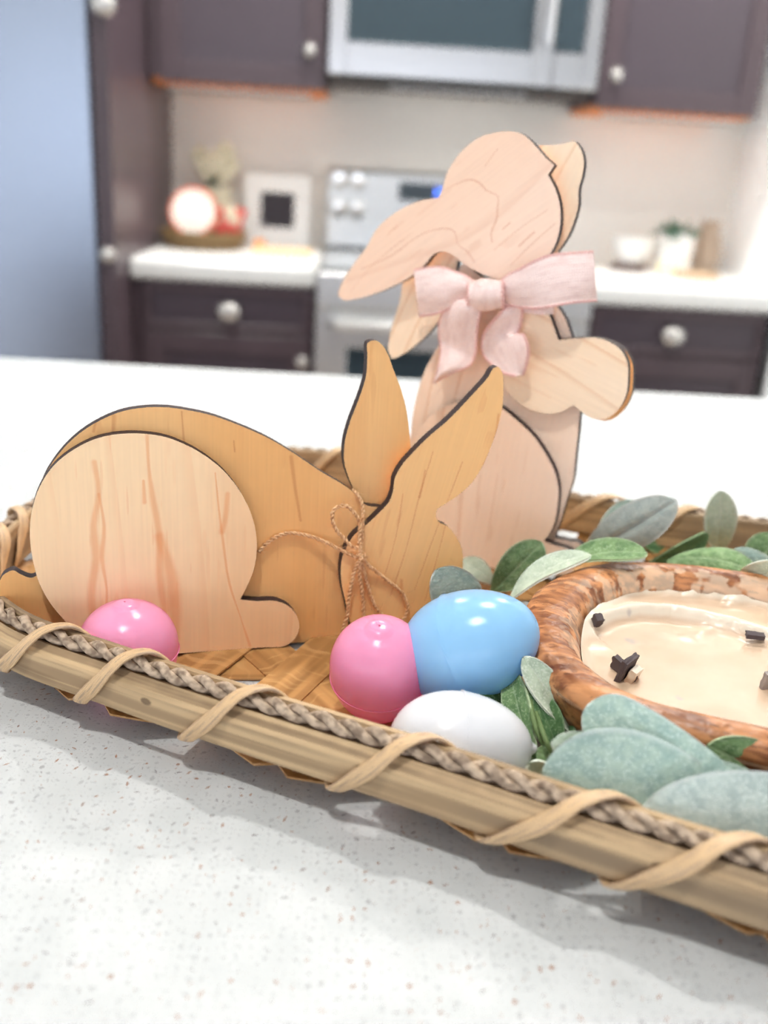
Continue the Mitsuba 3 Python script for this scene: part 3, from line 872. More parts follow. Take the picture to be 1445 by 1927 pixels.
st_ = [[(178, 870), (186, 925), (176, 990), (181, 1050), (172, 1120), (176, 1170), 0.0022], [(186, 930), (196, 990), (192, 1050), (201, 1110), (199, 1160), 0.0012],
       [(277, 820), (280, 880), (287, 935), (299, 1000), (300, 1080), (310, 1150), 0.0020], [(270, 905), (272, 945), 0.0012], [(300, 1010), (322, 1080), (330, 1150), (326, 1200), 0.0030],
       [(405, 890), (412, 960), (420, 1020), (432, 1100), (452, 1160), (470, 1215), 0.0008], [(428, 930), (424, 975), (418, 1000), 0.0020]]
streaks = [[m0(x, y, 0) for x, y in s[:-1]] + [s[-1]] for s in st_]
wood('maple_haunch', wood_fn(lin(246, 214, 172), lin(240, 198, 152), lin(220, 134, 68), 0.3, rings=28, warp=2.5, line=0.12, streaks=streaks))
st_ = [[(180, 795), (176, 812), 0.0012], [(214, 783), (213, 812), 0.0016], [(342, 775), (346, 830), 0.0010], [(548, 860), (556, 920), (566, 980), 0.0010], [(440, 830), (442, 850), 0.0008]]
streaks = [[m0(x, y, 0.006) for x, y in s[:-1]] + [s[-1]] for s in st_]
wood('maple_body', wood_fn(lin(238, 188, 128), lin(230, 174, 110), lin(184, 110, 58), 1.7, rings=26, warp=2.5, line=0.15, streaks=streaks))
wood('maple_head', wood_fn(lin(246, 200, 142), lin(238, 186, 124), lin(200, 124, 66), 4.1, rings=62, warp=3.0, line=0.5))
K = 'wooden_rabbit'
plate(f'{K}__haunch', lo, HAUNCH, 0.0, 'maple_haunch', label='pale maple haunch plate with reddish streaks')
plate(f'{K}__head', lo, HEADF, 0.0, 'maple_head', grain=-14, label='front head plate with ear leaning right')
plate(f'{K}__body', lo, BODY, THICK + 0.0002, 'maple_body')
plate(f'{K}__head_001', lo, HEADR, 2 * THICK + 0.0004, 'maple_body', label='rear head plate with upright ear')
plate(f'{K}__haunch_001', lo, [(p[0] + 6, p[1] - 6, *p[2:]) for p in HAUNCH], 2 * THICK + 0.0004, 'maple_body')
thing(K, 'low crouching wooden rabbit cutout tied with jute twine', 'rabbit figurine')

# --- the upright rabbit
up_ = Board([0.086, 0.6055, 0.0], -27.0, 0.0)
HEAD2 = [(637, 557), (640, 540), (649, 522), (667, 495), (690, 464), (708, 432), (730, 410), (757, 392), (789, 378), (825, 372, 'c'), (832, 356), (838, 333), (852, 306), (874, 279), (901, 259), (933, 249), (960, 247), (982, 252),
         (1000, 266), (1014, 282), (1027, 297), (1043, 311, 'c'), (1031, 329, 'c'), (1043, 351), (1052, 378), (1055, 410), (1052, 437), (1043, 464), (1030, 485), (1005, 508), (980, 521), (951, 527), (924, 522), (897, 511), (870, 495), (852, 480), (834, 473), (820, 476),
         (798, 500), (771, 522), (735, 541), (699, 555), (667, 563), (645, 564)]
HEAD2R = [(737, 674), (731, 662), (732, 640), (741, 603), (753, 563), (757, 536), (768, 500), (795, 460), (835, 420), (850, 380), (870, 340), (900, 300), (940, 278), (985, 270), (1009, 273), (1035, 273), (1063, 270), (1081, 266), (1092, 279), (1098, 297), (1096, 329), (1089, 355), (1088, 387), (1081, 414), (1068, 446), (1050, 473),
          (1020, 505), (985, 520), (950, 522), (915, 515), (885, 500), (862, 492), (858, 515), (852, 545), (840, 585), (820, 612), (789, 644), (757, 667)]
BODY2 = [(870, 497), (905, 520), (950, 530), (1000, 520), (1020, 540), (1035, 565), (1050, 579), (1063, 599), (1073, 626), (1082, 660), (1090, 700), (1093, 750), (1091, 780), (1088, 813), (1083, 858), (1077, 908), (1068, 935), (1059, 966), (1050, 993), (1043, 1012, 'c'), (1068, 1018), (1088, 1021), (1096, 1028), (1098, 1045), (1090, 1066, 'c'),
         (1000, 1072), (915, 1062), (874, 1053), (800, 1035), (748, 1022, 'c'), (738, 980), (740, 930), (755, 880), (772, 824), (777, 779), (787, 734), (801, 693), (815, 668), (826, 648), (835, 600), (845, 560), (858, 525)]
HAUNCH2 = [(762, 880), (776, 830), (798, 795), (828, 770), (859, 757), (895, 752), (922, 757), (944, 768), (973, 791), (1005, 822), (1027, 854), (1043, 885), (1050, 912), (1050, 948), (1043, 984), (1032, 1007), (1023, 1018, 'c'), (1045, 1026), (1070, 1034), (1082, 1046), (1084, 1062), (1074, 1079, 'c'), (1000, 1085), (915, 1066), (874, 1056), (800, 1037), (758, 1026, 'c'), (750, 970), (752, 920)]
ARM2 = [(945, 575), (985, 572), (1025, 579), (1034, 594), (1043, 617), (1051, 640, 'c'), (1077, 637), (1095, 636), (1117, 635), (1144, 642), (1167, 657), (1180, 680), (1182, 711), (1178, 743), (1162, 772), (1140, 788), (1117, 788), (1095, 776), (1079, 762, 'c'), (1063, 772), (1041, 778), (1014, 776), (987, 765), (962, 745), (945, 722), (931, 690), (924, 650), (928, 605)]


def rot(b, pts, depth, grain):
    a = math.radians(grain)
    q = [b.st(x, y, depth) for x, y in pts]
    return [(u * math.cos(a) + v * math.sin(a), -u * math.sin(a) + v * math.cos(a)) for u, v in q]


st_ = [[(825, 365), (855, 348), (888, 338), (903, 345), (915, 358), (937, 370), (936, 392), (935, 410), (928, 428), (924, 441), (926, 455), 0.0007], [(680, 506), (735, 482), (793, 441), (815, 433), (838, 430), (850, 432), (857, 440), (861, 459), (879, 473), (892, 492), 0.0006],
       [(937, 279), (925, 295), (913, 312), 0.0006], [(748, 426), (738, 433), (729, 442), 0.0006], [(1005, 437), (990, 450), (977, 463), 0.0006], [(960, 419), (946, 431), 0.0007], [(1030, 395), (985, 425), (930, 470), 0.0003], [(1045, 420), (1000, 460), (960, 500), 0.0003], [(660, 548), (700, 500), (760, 450), 0.0003]]
streaks = [rot(up_, q[:-1], 0, -52) + [q[-1]] for q in st_]
st_ = [[(800, 885), (795, 912), (789, 937), 0.0009], [(938, 780), (933, 815), (922, 850), (910, 873), 0.0008], [(755, 1092), (756, 1112), 0.0010], [(815, 850), (790, 930), (765, 1030), (735, 1120), 0.0005], [(870, 870), (820, 1000), (780, 1110), 0.0004], [(845, 960), (825, 1040), (800, 1130), 0.0005], [(758, 930), (745, 1010), (725, 1080), 0.0004]]
streaks2 = [rot(lo, q[:-1], 0, -14) + [q[-1]] for q in st_]
wood('maple_head_streaked', wood_fn(lin(246, 200, 142), lin(238, 186, 124), lin(196, 112, 58), 4.1, rings=30, warp=3.0, line=0.2, streaks=streaks2))
scene['wooden_rabbit__head']['bsdf'] = {'type': 'ref', 'id': 'maple_head_streaked'}
wood('maple_pink', wood_fn(lin(246, 218, 196), lin(242, 208, 182), lin(204, 142, 106), 7.3, rings=24, warp=5.0, line=0.16, streaks=streaks))
wood('maple_arm', wood_fn(lin(250, 228, 200), lin(246, 216, 180), lin(214, 160, 112), 9.9, rings=44, warp=4.0, line=0.5))
wood('maple_belly', wood_fn(lin(252, 230, 210), lin(248, 218, 192), lin(206, 146, 96), 12.4, rings=30, warp=5.0, line=0.4))
K = 'wooden_rabbit_001'
plate(f'{K}__head', up_, HEAD2, 0.0, 'maple_pink', grain=-52, label='pale pinkish head plate with hanging ear')
plate(f'{K}__haunch', up_, HAUNCH2, 0.0, 'maple_belly', grain=-4)
plate(f'{K}__arm', up_, ARM2, 0.0, 'maple_arm', grain=72)
plate(f'{K}__body', up_, BODY2, THICK + 0.0002, 'maple_belly', grain=-6)
plate(f'{K}__head_001', up_, HEAD2R, 2 * THICK + 0.0004, 'maple_arm', grain=-20, label='rear head plate with drooping ear')
plate(f'{K}__arm_001', up_, [(p[0] + 9, p[1] + 2, *p[2:]) for p in ARM2], 2 * THICK + 0.0004, 'maple_head', grain=70)
plate(f'{K}__haunch_001', up_, [(p[0] - 6, p[1] - 4, *p[2:]) for p in HAUNCH2], 2 * THICK + 0.0004, 'maple_belly')
thing(K, 'tall upright wooden rabbit cutout wearing a pink ribbon bow', 'rabbit figurine')

# ------------------------------------------------------------------ ribbon bow


def ribbon_fn(p, n, uv):
    x, y = uv.x * 700.0, uv.y * 700.0          # uv in metres; threads of 1.4 mm
    cx, cy = dr.floor(x), dr.floor(y)
    fx, fy = x - cx - 0.5, y - cy - 0.5
    par = cx + cy
    over = dr.abs(par - 2 * dr.floor(par / 2)) < 0.5
    d = dr.select(over, fy, fx)
    hgt = 1 - 3.2 * dr.square(d)
    tone = 0.75 + 0.5 * noise(x * 0.9, y * 0.23 + 7)
    return mix(lin(190, 150, 144), lin(250, 230, 224), dr.clip(hgt * tone, 0, 1))


scene['ribbon'] = {'type': 'twosided', 'bsdf': {'type': 'principled', 'base_color': proc(ribbon_fn), 'roughness': 0.5, 'specular': 0.4, 'sheen': 0.6}}
plain('ribbon_hem', lin(226, 180, 174), 0.55, sheen=0.5)


def ribbon(key, L, R, depth, bulge=0.0, n=28, m=12, waves=0.0, phase=0.0, hem=True, D2=None):
    """A strip between two edges given where they are seen; depth (in front of the board) at its start, middle and end."""
    cl = resample(curve([list(p) for p in L], n=8), n)
    cr = resample(curve([list(p) for p in R], n=8), n)
    dl = np.interp(np.linspace(0, 1, n), np.linspace(0, 1, len(depth)), depth)
    dR = dl if D2 is None else np.interp(np.linspace(0, 1, n), np.linspace(0, 1, len(D2)), D2)
    A = np.zeros((n, m, 3))
    for i in range(n):
        for j in range(m):
            w = j / (m - 1)
            q = cl[i] * (1 - w) + cr[i] * w
            dd = dl[i] * (1 - w) + dR[i] * w + bulge * math.sin(math.pi * w) + waves * math.sin(phase + 7.5 * i / n + 2.2 * w)
            A[i, j] = up_.px(q[0], q[1], -dd)
    sl = np.concatenate([[0], np.cumsum(np.linalg.norm(np.diff(A[:, m // 2], axis=0), axis=1))])
    width = np.linalg.norm(A[:, -1] - A[:, 0], axis=1).mean()
    UV = np.stack(np.broadcast_arrays(np.linspace(0, width, m)[None, :], sl[:, None]), -1)
    mesh, uv = slab(A, 0.0007, UV)
    add(key, mesh, 'ribbon', uv=uv, smooth=True)
    if hem:
        hm = [rope(resample(A[:, j], 60), 0.0011, plies=2, pitch=0.0042, sides=5) for j in (0, m - 1)]
        add(key + '__stitched_hem', cat(hm), 'ribbon_hem', smooth=True)
        part(key + '__stitched_hem', 'stitched pink edge')


B = 'ribbon_bow'
ribbon(f'{B}__loop', [(892, 530), (873, 518), (852, 510), (831, 503), (805, 504), (779, 509)], [(890, 572), (878, 566), (857, 573), (836, 584), (813, 591), (789, 594)], [.008, .013, .016, .012, .007], bulge=0.006, waves=0.0016, phase=1.0)
ribbon(f'{B}__loop_001', [(936, 536), (955, 518), (978, 507), (1012, 489), (1036, 481), (1075, 477), (1116, 474)], [(938, 572), (955, 573), (980, 577), (1010, 579), (1036, 576), (1075, 569), (1123, 565)], [.009, .015, .017, .014, .011, .007], bulge=0.003, waves=0.0022, phase=0.3)
# the hidden back halves of the loops
ribbon(f'{B}__loop_002', [(892, 532), (852, 514), (815, 508), (779, 509)], [(890, 570), (857, 572), (820, 588), (789, 594)], [.006, .004, .0035, .007], hem=False)
ribbon(f'{B}__loop_003', [(936, 538), (985, 512), (1050, 484), (1116, 474)], [(938, 570), (985, 572), (1050, 570), (1123, 565)], [.006, .004, .0035, .007], hem=False)
ribbon(f'{B}__tail', [(880, 558), (857, 563), (839, 579), (828, 602), (826, 630), (830, 655), (826, 690), (816, 721)], [(908, 572), (902, 592), (898, 613), (896, 640), (894, 666), (884, 687), (857, 698), (820, 717)], [.010, .013, .012, .009, .006, .010, .013, .008], bulge=0.004, waves=0.0018)
ribbon(f'{B}__tail_001', [(958, 572), (944, 587), (923, 610), (908, 634), (906, 650), (912, 671), (928, 687), (949, 702), (970, 708)], [(982, 578), (981, 598), (977, 618), (973, 634), (983, 628), (990, 640), (994, 660), (991, 683), (983, 706)], [.009, .013, .012, .009, .006, .005, .008, .011, .012], D2=[.008, .005, .004, .006, .012, .014, .012, .010, .008], waves=0.001)
# knot: a band wrapped round a horizontal axis
n, m = 25, 14
A = np.zeros((n, m, 3))
for i in range(n):
    a = math.radians(-115 + 230 * i / (n - 1))
    for j in range(m):
        w = j / (m - 1)
        sq = 1 + 0.10 * math.cos(math.pi * (2 * w - 1))
        A[i, j] = up_.px(881 + 65 * w, 556 - 27 * sq * math.sin(a) - 2 * w, -(0.011 + 0.0105 * sq * math.cos(a)))
sl = np.linspace(0, 0.05, n)
mesh, uv = slab(A, 0.0012, np.stack(np.broadcast_arrays(np.linspace(0, 0.024, m)[None, :], sl[:, None]), -1))
add(f'{B}__knot', mesh, 'ribbon', uv=uv, smooth=True)
add(f'{B}__knot__stitched_hem', cat([rope(resample(A[:, j], 60), 0.0013, plies=2, pitch=0.0045, sides=5) for j in (0, m - 1)]), 'ribbon_hem', smooth=True)
# band round the neck
c2 = []
for (x, y) in [(852, 545), (1030, 548)]:
    c2.append((up_.st(x, y, 0.003)))
(s0, t0), (s1, t1) = c2
ring = [(s0 - .001, -0.003), (s0 + .02, -0.0016), (s1 - .02, -0.0016), (s1 + .001, -0.003), (s1 + .004, 0.010), (s1 - .002, 0.0205), (s1 - .02, 0.022), (s0 + .02, 0.022), (s0 + .002, 0.0205), (s0 - .004, 0.010)]
rc = curve([list(x) for x in ring], closed=True, n=6)
rc = np.vstack([rc, rc[:1]])
A = np.stack([[up_.p(a, t0 + q, b) for a, b in rc] for q in np.linspace(-0.008, 0.008, 6)], 1)
mesh, uv = slab(A, 0.0008, np.stack(np.broadcast_arrays(np.linspace(0, 0.016, 6)[None, :], np.linspace(0, 0.17, len(rc))[:, None]), -1))
add(f'{B}__neck_band', mesh, 'ribbon', uv=uv, smooth=True)
thing(B, 'pale pink woven ribbon bow tied at the neck of upright rabbit', 'ribbon bow')

# ------------------------------------------------------------------ twine bow


def jute_fn(p, n, uv):
    f = fbm(p.x * 900, p.y * 900, p.z * 900, 2)
    return mix(lin(188, 138, 94), lin(238, 200, 154), smoothstep(0.25, 0.75, f))


scene['jute'] = {'type': 'twosided', 'bsdf': {'type': 'principled', 'base_color': proc(jute_fn), 'roughness': 0.8, 'specular': 0.2}}
plain('jute_fibre', lin(224, 178, 124), 0.6)
TW = 0.00125
strands = {
    'loop': ([(681, 1046), (676, 1034), (661, 1027), (648, 1014), (633, 997), (625, 975), (627, 961), (638, 953), (652, 952), (664, 962), (674, 976), (678, 991), (676, 1008), (677, 1029), (680, 1046)], [.0055, .005, .004, .003, .003, .003, .003, .003, .003, .0035, .0035, .0035, .004, .005, .0055]),
    'neck_strand': ([(487, 1039), (505, 1020), (525, 1008), (545, 1003), (565, 1005), (590, 1011), (620, 1024), (645, 1037), (665, 1046), (680, 1051)], [-.0046, -.0046, -.0046, -.0046, -.0042, -.003, -.0010, .0016, .0026, .005]),
    'neck_strand_001': ([(664, 922), (672, 929), (679, 943), (683, 962), (682, 983), (681, 1004), (679, 1030), (680, 1048)], [-.0085, -.0046, -.0040, -.002, .0016, .0020, .0035, .005]),
    'loop_001': ([(683, 1052), (690, 1061), (706, 1074), (727, 1091), (749, 1108), (762, 1125), (767, 1143), (760, 1163), (742, 1178), (727, 1172), (717, 1156), (709, 1146), (699, 1125), (691, 1100), (684, 1072), (681, 1052)], [.005, .004, .003, .002, .002, .002, .002, .003, .003, .003, .002, .002, .002, .002, .0035, .005]),
    'tail': ([(678, 1052), (669, 1068), (661, 1100), (656, 1125), (654, 1153), (648, 1175), (643, 1194)], [.005, .004, .0025, .002, .002, .002, .002]),
    'tail_001': ([(680, 1052), (676, 1072), (680, 1104), (683, 1136), (684, 1166)], [.0055, .0045, .003, .002, .002]),
}
fib = []
r4 = np.random.default_rng(11)
for name, (pts, dep) in strands.items():
    P = np.array([lo.px(x, y, -d) for (x, y), d in zip(pts, dep)])
    P = curve(P.tolist(), n=8)
    add(f'twine_bow__{name}', rope(P, TW, plies=2, pitch=0.0052, sides=7, jitter=0.25), 'jute', smooth=True)
    for _ in range(int(len(P) * 0.75)):
        i = r4.integers(1, len(P) - 1)
        t = P[i] - P[i - 1]; t /= np.linalg.norm(t) + 1e-9
        d = r4.normal(size=3); d += t * 1.0 - lo.n * -0.2; d /= np.linalg.norm(d)
        if d @ lo.n < -0.1:
            d -= 2 * (d @ lo.n) * lo.n
        Lh = 0.002 + 0.0065 * r4.random() ** 2
        b = r4.normal(size=3) * 0.25
        Q = np.array([P[i], P[i] + d * Lh * 0.5 + b * Lh * 0.15, P[i] + (d + b * 0.6) * Lh])
        fib.append(sweep(Q, np.array([9e-5, 8e-5, 4e-5]), None, 3, cap=False))
c = lo.px(680, 1049, -0.0052)
kt = []
for k in range(3):
    a = np.linspace(0, 2 * np.pi, 26, endpoint=False)
    ax = [lo.s, (lo.s * 0.7 + lo.t * 0.7), (lo.s * 0.75 - lo.t * 0.6)][k]
    ax = ax / np.linalg.norm(ax)
    bx = np.cross(lo.n, ax)
    P = c + (0.0021 * np.cos(a))[:, None] * bx + (0.0021 * np.sin(a))[:, None] * lo.n + ax * (0.0006 * np.sin(2 * a))[:, None] + ax * 0.0008 * (k - 1)
    kt.append(rope(P, 0.0012, plies=2, pitch=0.005, sides=7, closed=True))
add('twine_bow__knot', cat(kt), 'jute', smooth=True)
add('twine_bow__loose_fibre', cat(fib), 'jute_fibre'); part('twine_bow__loose_fibre', 'fine loose jute fibres', 'stuff')
thing('twine_bow', 'jute twine bow around the neck of crouching rabbit', 'twine bow')

# ------------------------------------------------------------------ plastic eggs


def egg_mat(name, rgb, glow, w=0.42):
    scene[name] = {'type': 'blendbsdf', 'weight': w,
                   'a': {'type': 'twosided', 'bsdf': {'type': 'roughplastic', 'diffuse_reflectance': {'type': 'rgb', 'value': list(rgb)}, 'alpha': 0.06, 'int_ior': 1.5, 'nonlinear': False}},
                   'b': {'type': 'principledthin', 'base_color': {'type': 'rgb', 'value': list(glow)}, 'roughness': 0.4, 'spec_trans': 0.0, 'diff_trans': 1.7}}
    return name


egg_mat('egg_pink', lin(255, 178, 216), lin(255, 112, 176), 0.35)
egg_mat('egg_blue', lin(158, 212, 250), lin(130, 196, 248), 0.25)
egg_mat('egg_white', lin(230, 232, 236), lin(240, 240, 246), 0.2)


def egg(label, centre, axis, half, R, mat, seam=-0.12, nub='button', group=None):
    """axis points from the blunt end to the pointed end; half: half the length."""
    key = numbered('easter_egg')
    ax = np.array(axis, float); ax /= np.linalg.norm(ax)
    a = np.cross(ax, [0, 0, 1.0] if abs(ax[2]) < 0.9 else [1.0, 0, 0]); a /= np.linalg.norm(a)
    M = np.eye(4)
    M[:3, 0], M[:3, 1], M[:3, 2], M[:3, 3] = a, np.cross(ax, a), ax, centre

    def prof(t):
        return R * np.sqrt(np.maximum(1 - t * t, 0)) * (1 - 0.10 * t) * (1 + 0.02)

    def mesh(th, extra):
        t = np.sin(th)
        r = prof(t) + extra
        z = half * t
        pole = np.exp(-(r / 0.0062) ** 6)
        if nub == 'button':
            z = z + np.where(t < -0.7, -0.0013 * pole, 0)
        elif nub == 'both':
            z = z + np.where(t < -0.7, -0.0026 * np.exp(-(r / 0.0028) ** 4), 0) + np.where(t > 0.7, 0.0022 * np.exp(-(r / 0.0024) ** 4), 0)
        elif nub == 'dot':
            z = z - np.where(t > 0.7, 0.0006 * np.exp(-(r / 0.0012) ** 4), 0)
        r[np.abs(t) > 0.99999] = 0
        return r, z

    ts = math.asin(seam)
    dense = np.linspace(-1, 1, 2)
    th1 = np.concatenate([np.linspace(-math.pi / 2, -math.pi / 2 + 0.32, 22)[:-1], np.linspace(-math.pi / 2 + 0.32, ts, 22)])
    th2 = np.concatenate([np.linspace(ts, math.pi / 2 - 0.25, 30)[:-1], np.linspace(math.pi / 2 - 0.25, math.pi / 2, 18)])
    r1, z1 = mesh(th1, np.zeros(len(th1)))
    lip = 0.0006 * np.exp(-((th2 - ts) / 0.035) ** 2) + 0.00012
    r2, z2 = mesh(th2, lip)
    for nm, r, z, close in (('blunt_half', r1, z1, None), ('pointed_half', r2, z2, 0)):
        pr = np.stack([r, z], 1)
        if close is not None:
            pr = np.vstack([[pr[0, 0] - 0.0005, pr[0, 1] - 0.0001], pr])
        m = trimesh.creation.revolve(pr, sections=72)
        m.apply_transform(M)
        add(f'{key}__{nm}', m, mat, smooth=True)
    thing(key, label, 'egg', group)
    return key


def cam_dir(r, u, f):
    return CR * r + CU * u + CF * f


egg('pink plastic egg standing behind the front rim before the crouching rabbit', onz(242, 1225, 0.0238), (0.03, 0.02, -1), 0.0262, 0.0240, 'egg_pink', seam=0.0)
egg('hot pink plastic egg between crouching rabbit and blue egg', onz(713, 1262, 0.030), (0.05, 0.30, -1), 0.0285, 0.0232, 'egg_pink', seam=0.10)
egg('glossy light blue plastic egg resting on the pink and white eggs', onz(884, 1215, 0.046), cam_dir(0.88, 0.36, -0.34), 0.0345, 0.0262, 'egg_blue', seam=-0.12, nub='dot')
egg('white plastic egg lying against the front rim below the blue egg', onz(866, 1402, 0.0265), cam_dir(0.995, -0.06, 0.05), 0.0312, 0.0225, 'egg_white', seam=0.0, nub='both')

# ------------------------------------------------------------------ dough bowl candle
BO = [(-.1165, .440), (-.1180, .463), (-.112, .496), (-.097, .522), (-.071, .541), (-.023, .557), (.03, .561), (.09, .552), (.140, .525), (.167, .48), (.162, .43), (.122, .388), (.065, .370), (.018, .3655),
      (-.019, .3625), (-.041, .3625), (-.064, .369), (-.098, .397), (-.110, .417)]
bo = resample(curve(BO, closed=True, n=12), 240, closed=True)
bc = np.array([0.025, 0.462])


def binset(d):
    """The bowl's outline moved in by d, wider at the narrow left end."""
    t = np.roll(bo, -1, 0) - np.roll(bo, 1, 0)
    t /= np.linalg.norm(t, axis=1, keepdims=True)
    nn = np.stack([-t[:, 1], t[:, 0]], 1)
    if ((bc - bo) * nn).sum() < 0:
        nn = -nn
    for _ in range(6):
        nn = (np.roll(nn, 1, 0) + nn + np.roll(nn, -1, 0)) / 3
    nn /= np.linalg.norm(nn, axis=1, keepdims=True)
    k = 1 + 0.45 * np.exp(-((bo[:, 0] + 0.118) / 0.03) ** 2) - 0.12 * np.exp(-((bo[:, 1] - 0.365) / 0.03) ** 2)
    return bo + nn * (d * k)[:, None]


prof = [(0.045, 0.0062), (0.030, 0.0062), (0.019, 0.010), (0.010, 0.020), (0.0035, 0.031), (0.0008, 0.0385), (0.0, 0.0425), (0.0012, 0.0465), (0.0045, 0.0500), (0.0095, 0.0520), (0.0145, 0.0516), (0.0180, 0.0498),
        (0.0200, 0.0465), (0.0215, 0.0420), (0.0232, 0.0370), (0.0260, 0.0330)]
arc = np.concatenate([[0], np.cumsum(np.linalg.norm(np.diff(bo, axis=0), axis=1))])
rows, UV = [], []
for d, z in prof:
    q = binset(d)
    P3 = np.stack([q[:, 0], q[:, 1], np.full(len(q), z)], 1)
    nz = meshkit.fbm(P3 * 55 + 3, 3, seed=4) - 0.5
    nf = meshkit.noise(P3 * 26, seed=9) - 0.5
    k = 1.0 if 0.01 < z and d < 0.021 else 0.0
    c2_ = bc - q
    c2_ /= np.linalg.norm(c2_, axis=1, keepdims=True)
    q = q + c2_ * (k * (0.0022 * nz + 0.0030 * np.round(nf * 5) / 5))[:, None]
    zz = z + k * 0.0016 * nf
    rows.append(q[:, :1] * UX + q[:, 1:] * VX + np.array([0, 0, 1.0]) * zz[:, None])
    UV.append(np.stack([np.full(len(q), d + (0.1 if z < 0.041 and d < 0.02 else 0)), arc], 1))
A = np.stack(rows, 1)
UV = np.stack(UV, 1)
A, UV = np.concatenate([A, A[:1]], 0), np.concatenate([UV, UV[:1] + [[0, 0.01]]], 0)
v, f = grid(A)
cb = uv2(*bc, 0.0062)
k0 = len(v)
ii = np.arange(len(A) - 1) * A.shape[1]
f = np.vstack([f, np.stack([np.full(len(ii), k0), ii + A.shape[1], ii], 1)])
v = np.vstack([v, [cb]])


def bowl_fn(p, n, uv):
    d, s = uv.x, uv.y
    along = p.x * 0.9 - p.y * 0.44
    across = p.x * 0.44 + p.y * 0.9
    g = fbm(across * 260 + 6 * noise(along * 22, across * 40), along * 34, p.z * 200, 3)
    col = mix(lin(126, 72, 40), lin(204, 142, 94), smoothstep(0.28, 0.72, g))
    col = mix(col, lin(92, 48, 26), 0.75 * smoothstep(0.55, 0.8, fbm(across * 95 + 4, along * 26, p.z * 60, 3)))
    fl = smoothstep(0.68, 0.82, noise(across * 800, along * 190, p.z * 600))
    col = mix(col, lin(84, 44, 26), 0.5 * fl)
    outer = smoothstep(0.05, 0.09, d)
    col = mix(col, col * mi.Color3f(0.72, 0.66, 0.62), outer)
    inn = smoothstep(0.0105, 0.0205, d) * (1 - outer)
    wx = smoothstep(0.55, 0.70, fbm(s * 120, d * 260 + 2, 0, 3) + 0.22 * inn)
    back = smoothstep(0.44, 0.52, across)
    col = mix(col, lin(236, 218, 192), 0.8 * wx * smoothstep(0.004, 0.012, d) * (1 - outer) * (0.06 + 0.56 * dr.maximum(back * (0.35 + 0.65 * inn), inn * 0.45)))
    return col


scene['olive_wood'] = {'type': 'twosided', 'bsdf': {'type': 'bumpmap', 'scale': 0.0006, 'tex': proc(lambda p, n, uv: fbm(p.x * 300, p.y * 300, p.z * 300, 3), eps=3e-4),
                                                   'bsdf': {'type': 'principled', 'base_color': proc(bowl_fn), 'roughness': 0.36, 'specular': 0.45}}}
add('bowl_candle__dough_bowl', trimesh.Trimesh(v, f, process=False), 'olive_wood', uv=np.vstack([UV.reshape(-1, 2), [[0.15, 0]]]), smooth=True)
part('bowl_candle__dough_bowl', 'carved reddish-brown wooden dough bowl')
# wax
WZ = 0.0375
edge = binset(0.0228)
R_ = np.linspace(0, 1, 70) ** 0.8
Wp = bc + (edge - bc)[None] * R_[:, None, None]
line1 = sg.LineString([px_uv(x, y, 0.044) for x, y in [(1106, 1168), (1150, 1147), (1200, 1138), (1262, 1142), (1325, 1152), (1385, 1166), (1470, 1192)]])
line2 = sg.LineString([px_uv(x, y, 0.042) for x, y in [(1300, 1186), (1345, 1172), (1400, 1184), (1440, 1200)]])
flat = Wp.reshape(-1, 2)
d1 = np.array([line1.distance(sg.Point(*q)) for q in flat])
near = sg.Polygon(list(line1.coords) + [tuple(bc + [0.2, 0.0]), tuple(bc + [-.05, -.05])])
front = np.array([near.contains(sg.Point(*q)) for q in flat])
d2 = np.array([line2.distance(sg.Point(*q)) for q in flat])
P3 = np.stack([flat[:, 0], flat[:, 1], flat[:, 0] * 0], 1)
nz = meshkit.fbm(P3 * 90, 3, seed=2)
z = WZ + (0.0050 + 0.0030 * nz) * np.exp(-(d1 / np.where(front, 0.0036, 0.011)) ** 2) + 0.0012 * np.exp(-(d2 / 0.004) ** 2) * nz * 1.6 + 0.0004 * (nz - 0.5)
rad = np.repeat(R_, len(edge))
backw = np.clip((flat[:, 1] - 0.47) / 0.06, 0, 1)
z += backw * np.clip((rad - 0.86) / 0.14, 0, 1) ** 1.5 * (0.0015 + 0.009 * np.clip(meshkit.fbm(P3 * 170, 3, seed=5) - 0.42, 0, 1))
z += 0.0018 * np.clip((rad - 0.95) / 0.05, 0, 1) ** 2
v = np.hstack([(flat[:, :1] * UX + flat[:, 1:] * VX)[:, :2], z[:, None]])
f = grid(v.reshape(70, len(edge), 3), wrap=True)[1]


def wax_fn(p, n, uv):
    col = mix(lin(196, 170, 144), lin(205, 181, 157), fbm(p.x * 70, p.y * 70, 0, 3))
    col = mix(col, lin(184, 156, 128), 0.45 * smoothstep(0.5, 0.8, fbm(p.x * 25 + 9, p.y * 38, 0, 2)))
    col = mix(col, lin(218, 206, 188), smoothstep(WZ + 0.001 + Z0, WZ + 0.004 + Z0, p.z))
    for q, r in SPOTS:
        dd = dr.sqrt(dr.square(p.x - float(q[0])) + dr.square(p.y - float(q[1])))
        col = mix(col, lin(168, 160, 156), 0.6 * (1 - smoothstep(r * 0.3, r, dd + 0.002 * noise(p.x * 500, p.y * 500))))
    return col


SPOTS = [(onz(1276, 1313, WZ), 0.004), (onz(1188, 1206, WZ), 0.006), (onz(1182, 1166, WZ), 0.0035)]
scene['wax'] = {'type': 'twosided', 'bsdf': {'type': 'principled', 'base_color': proc(wax_fn), 'roughness': 0.28, 'specular': 0.4}}
add('bowl_candle__wax', trimesh.Trimesh(v, f, process=False), 'wax', smooth=True); part('bowl_candle__wax', 'cream wax with a raised swirl and seeds')
plain('charcoal', lin(78, 68, 70), 0.8)


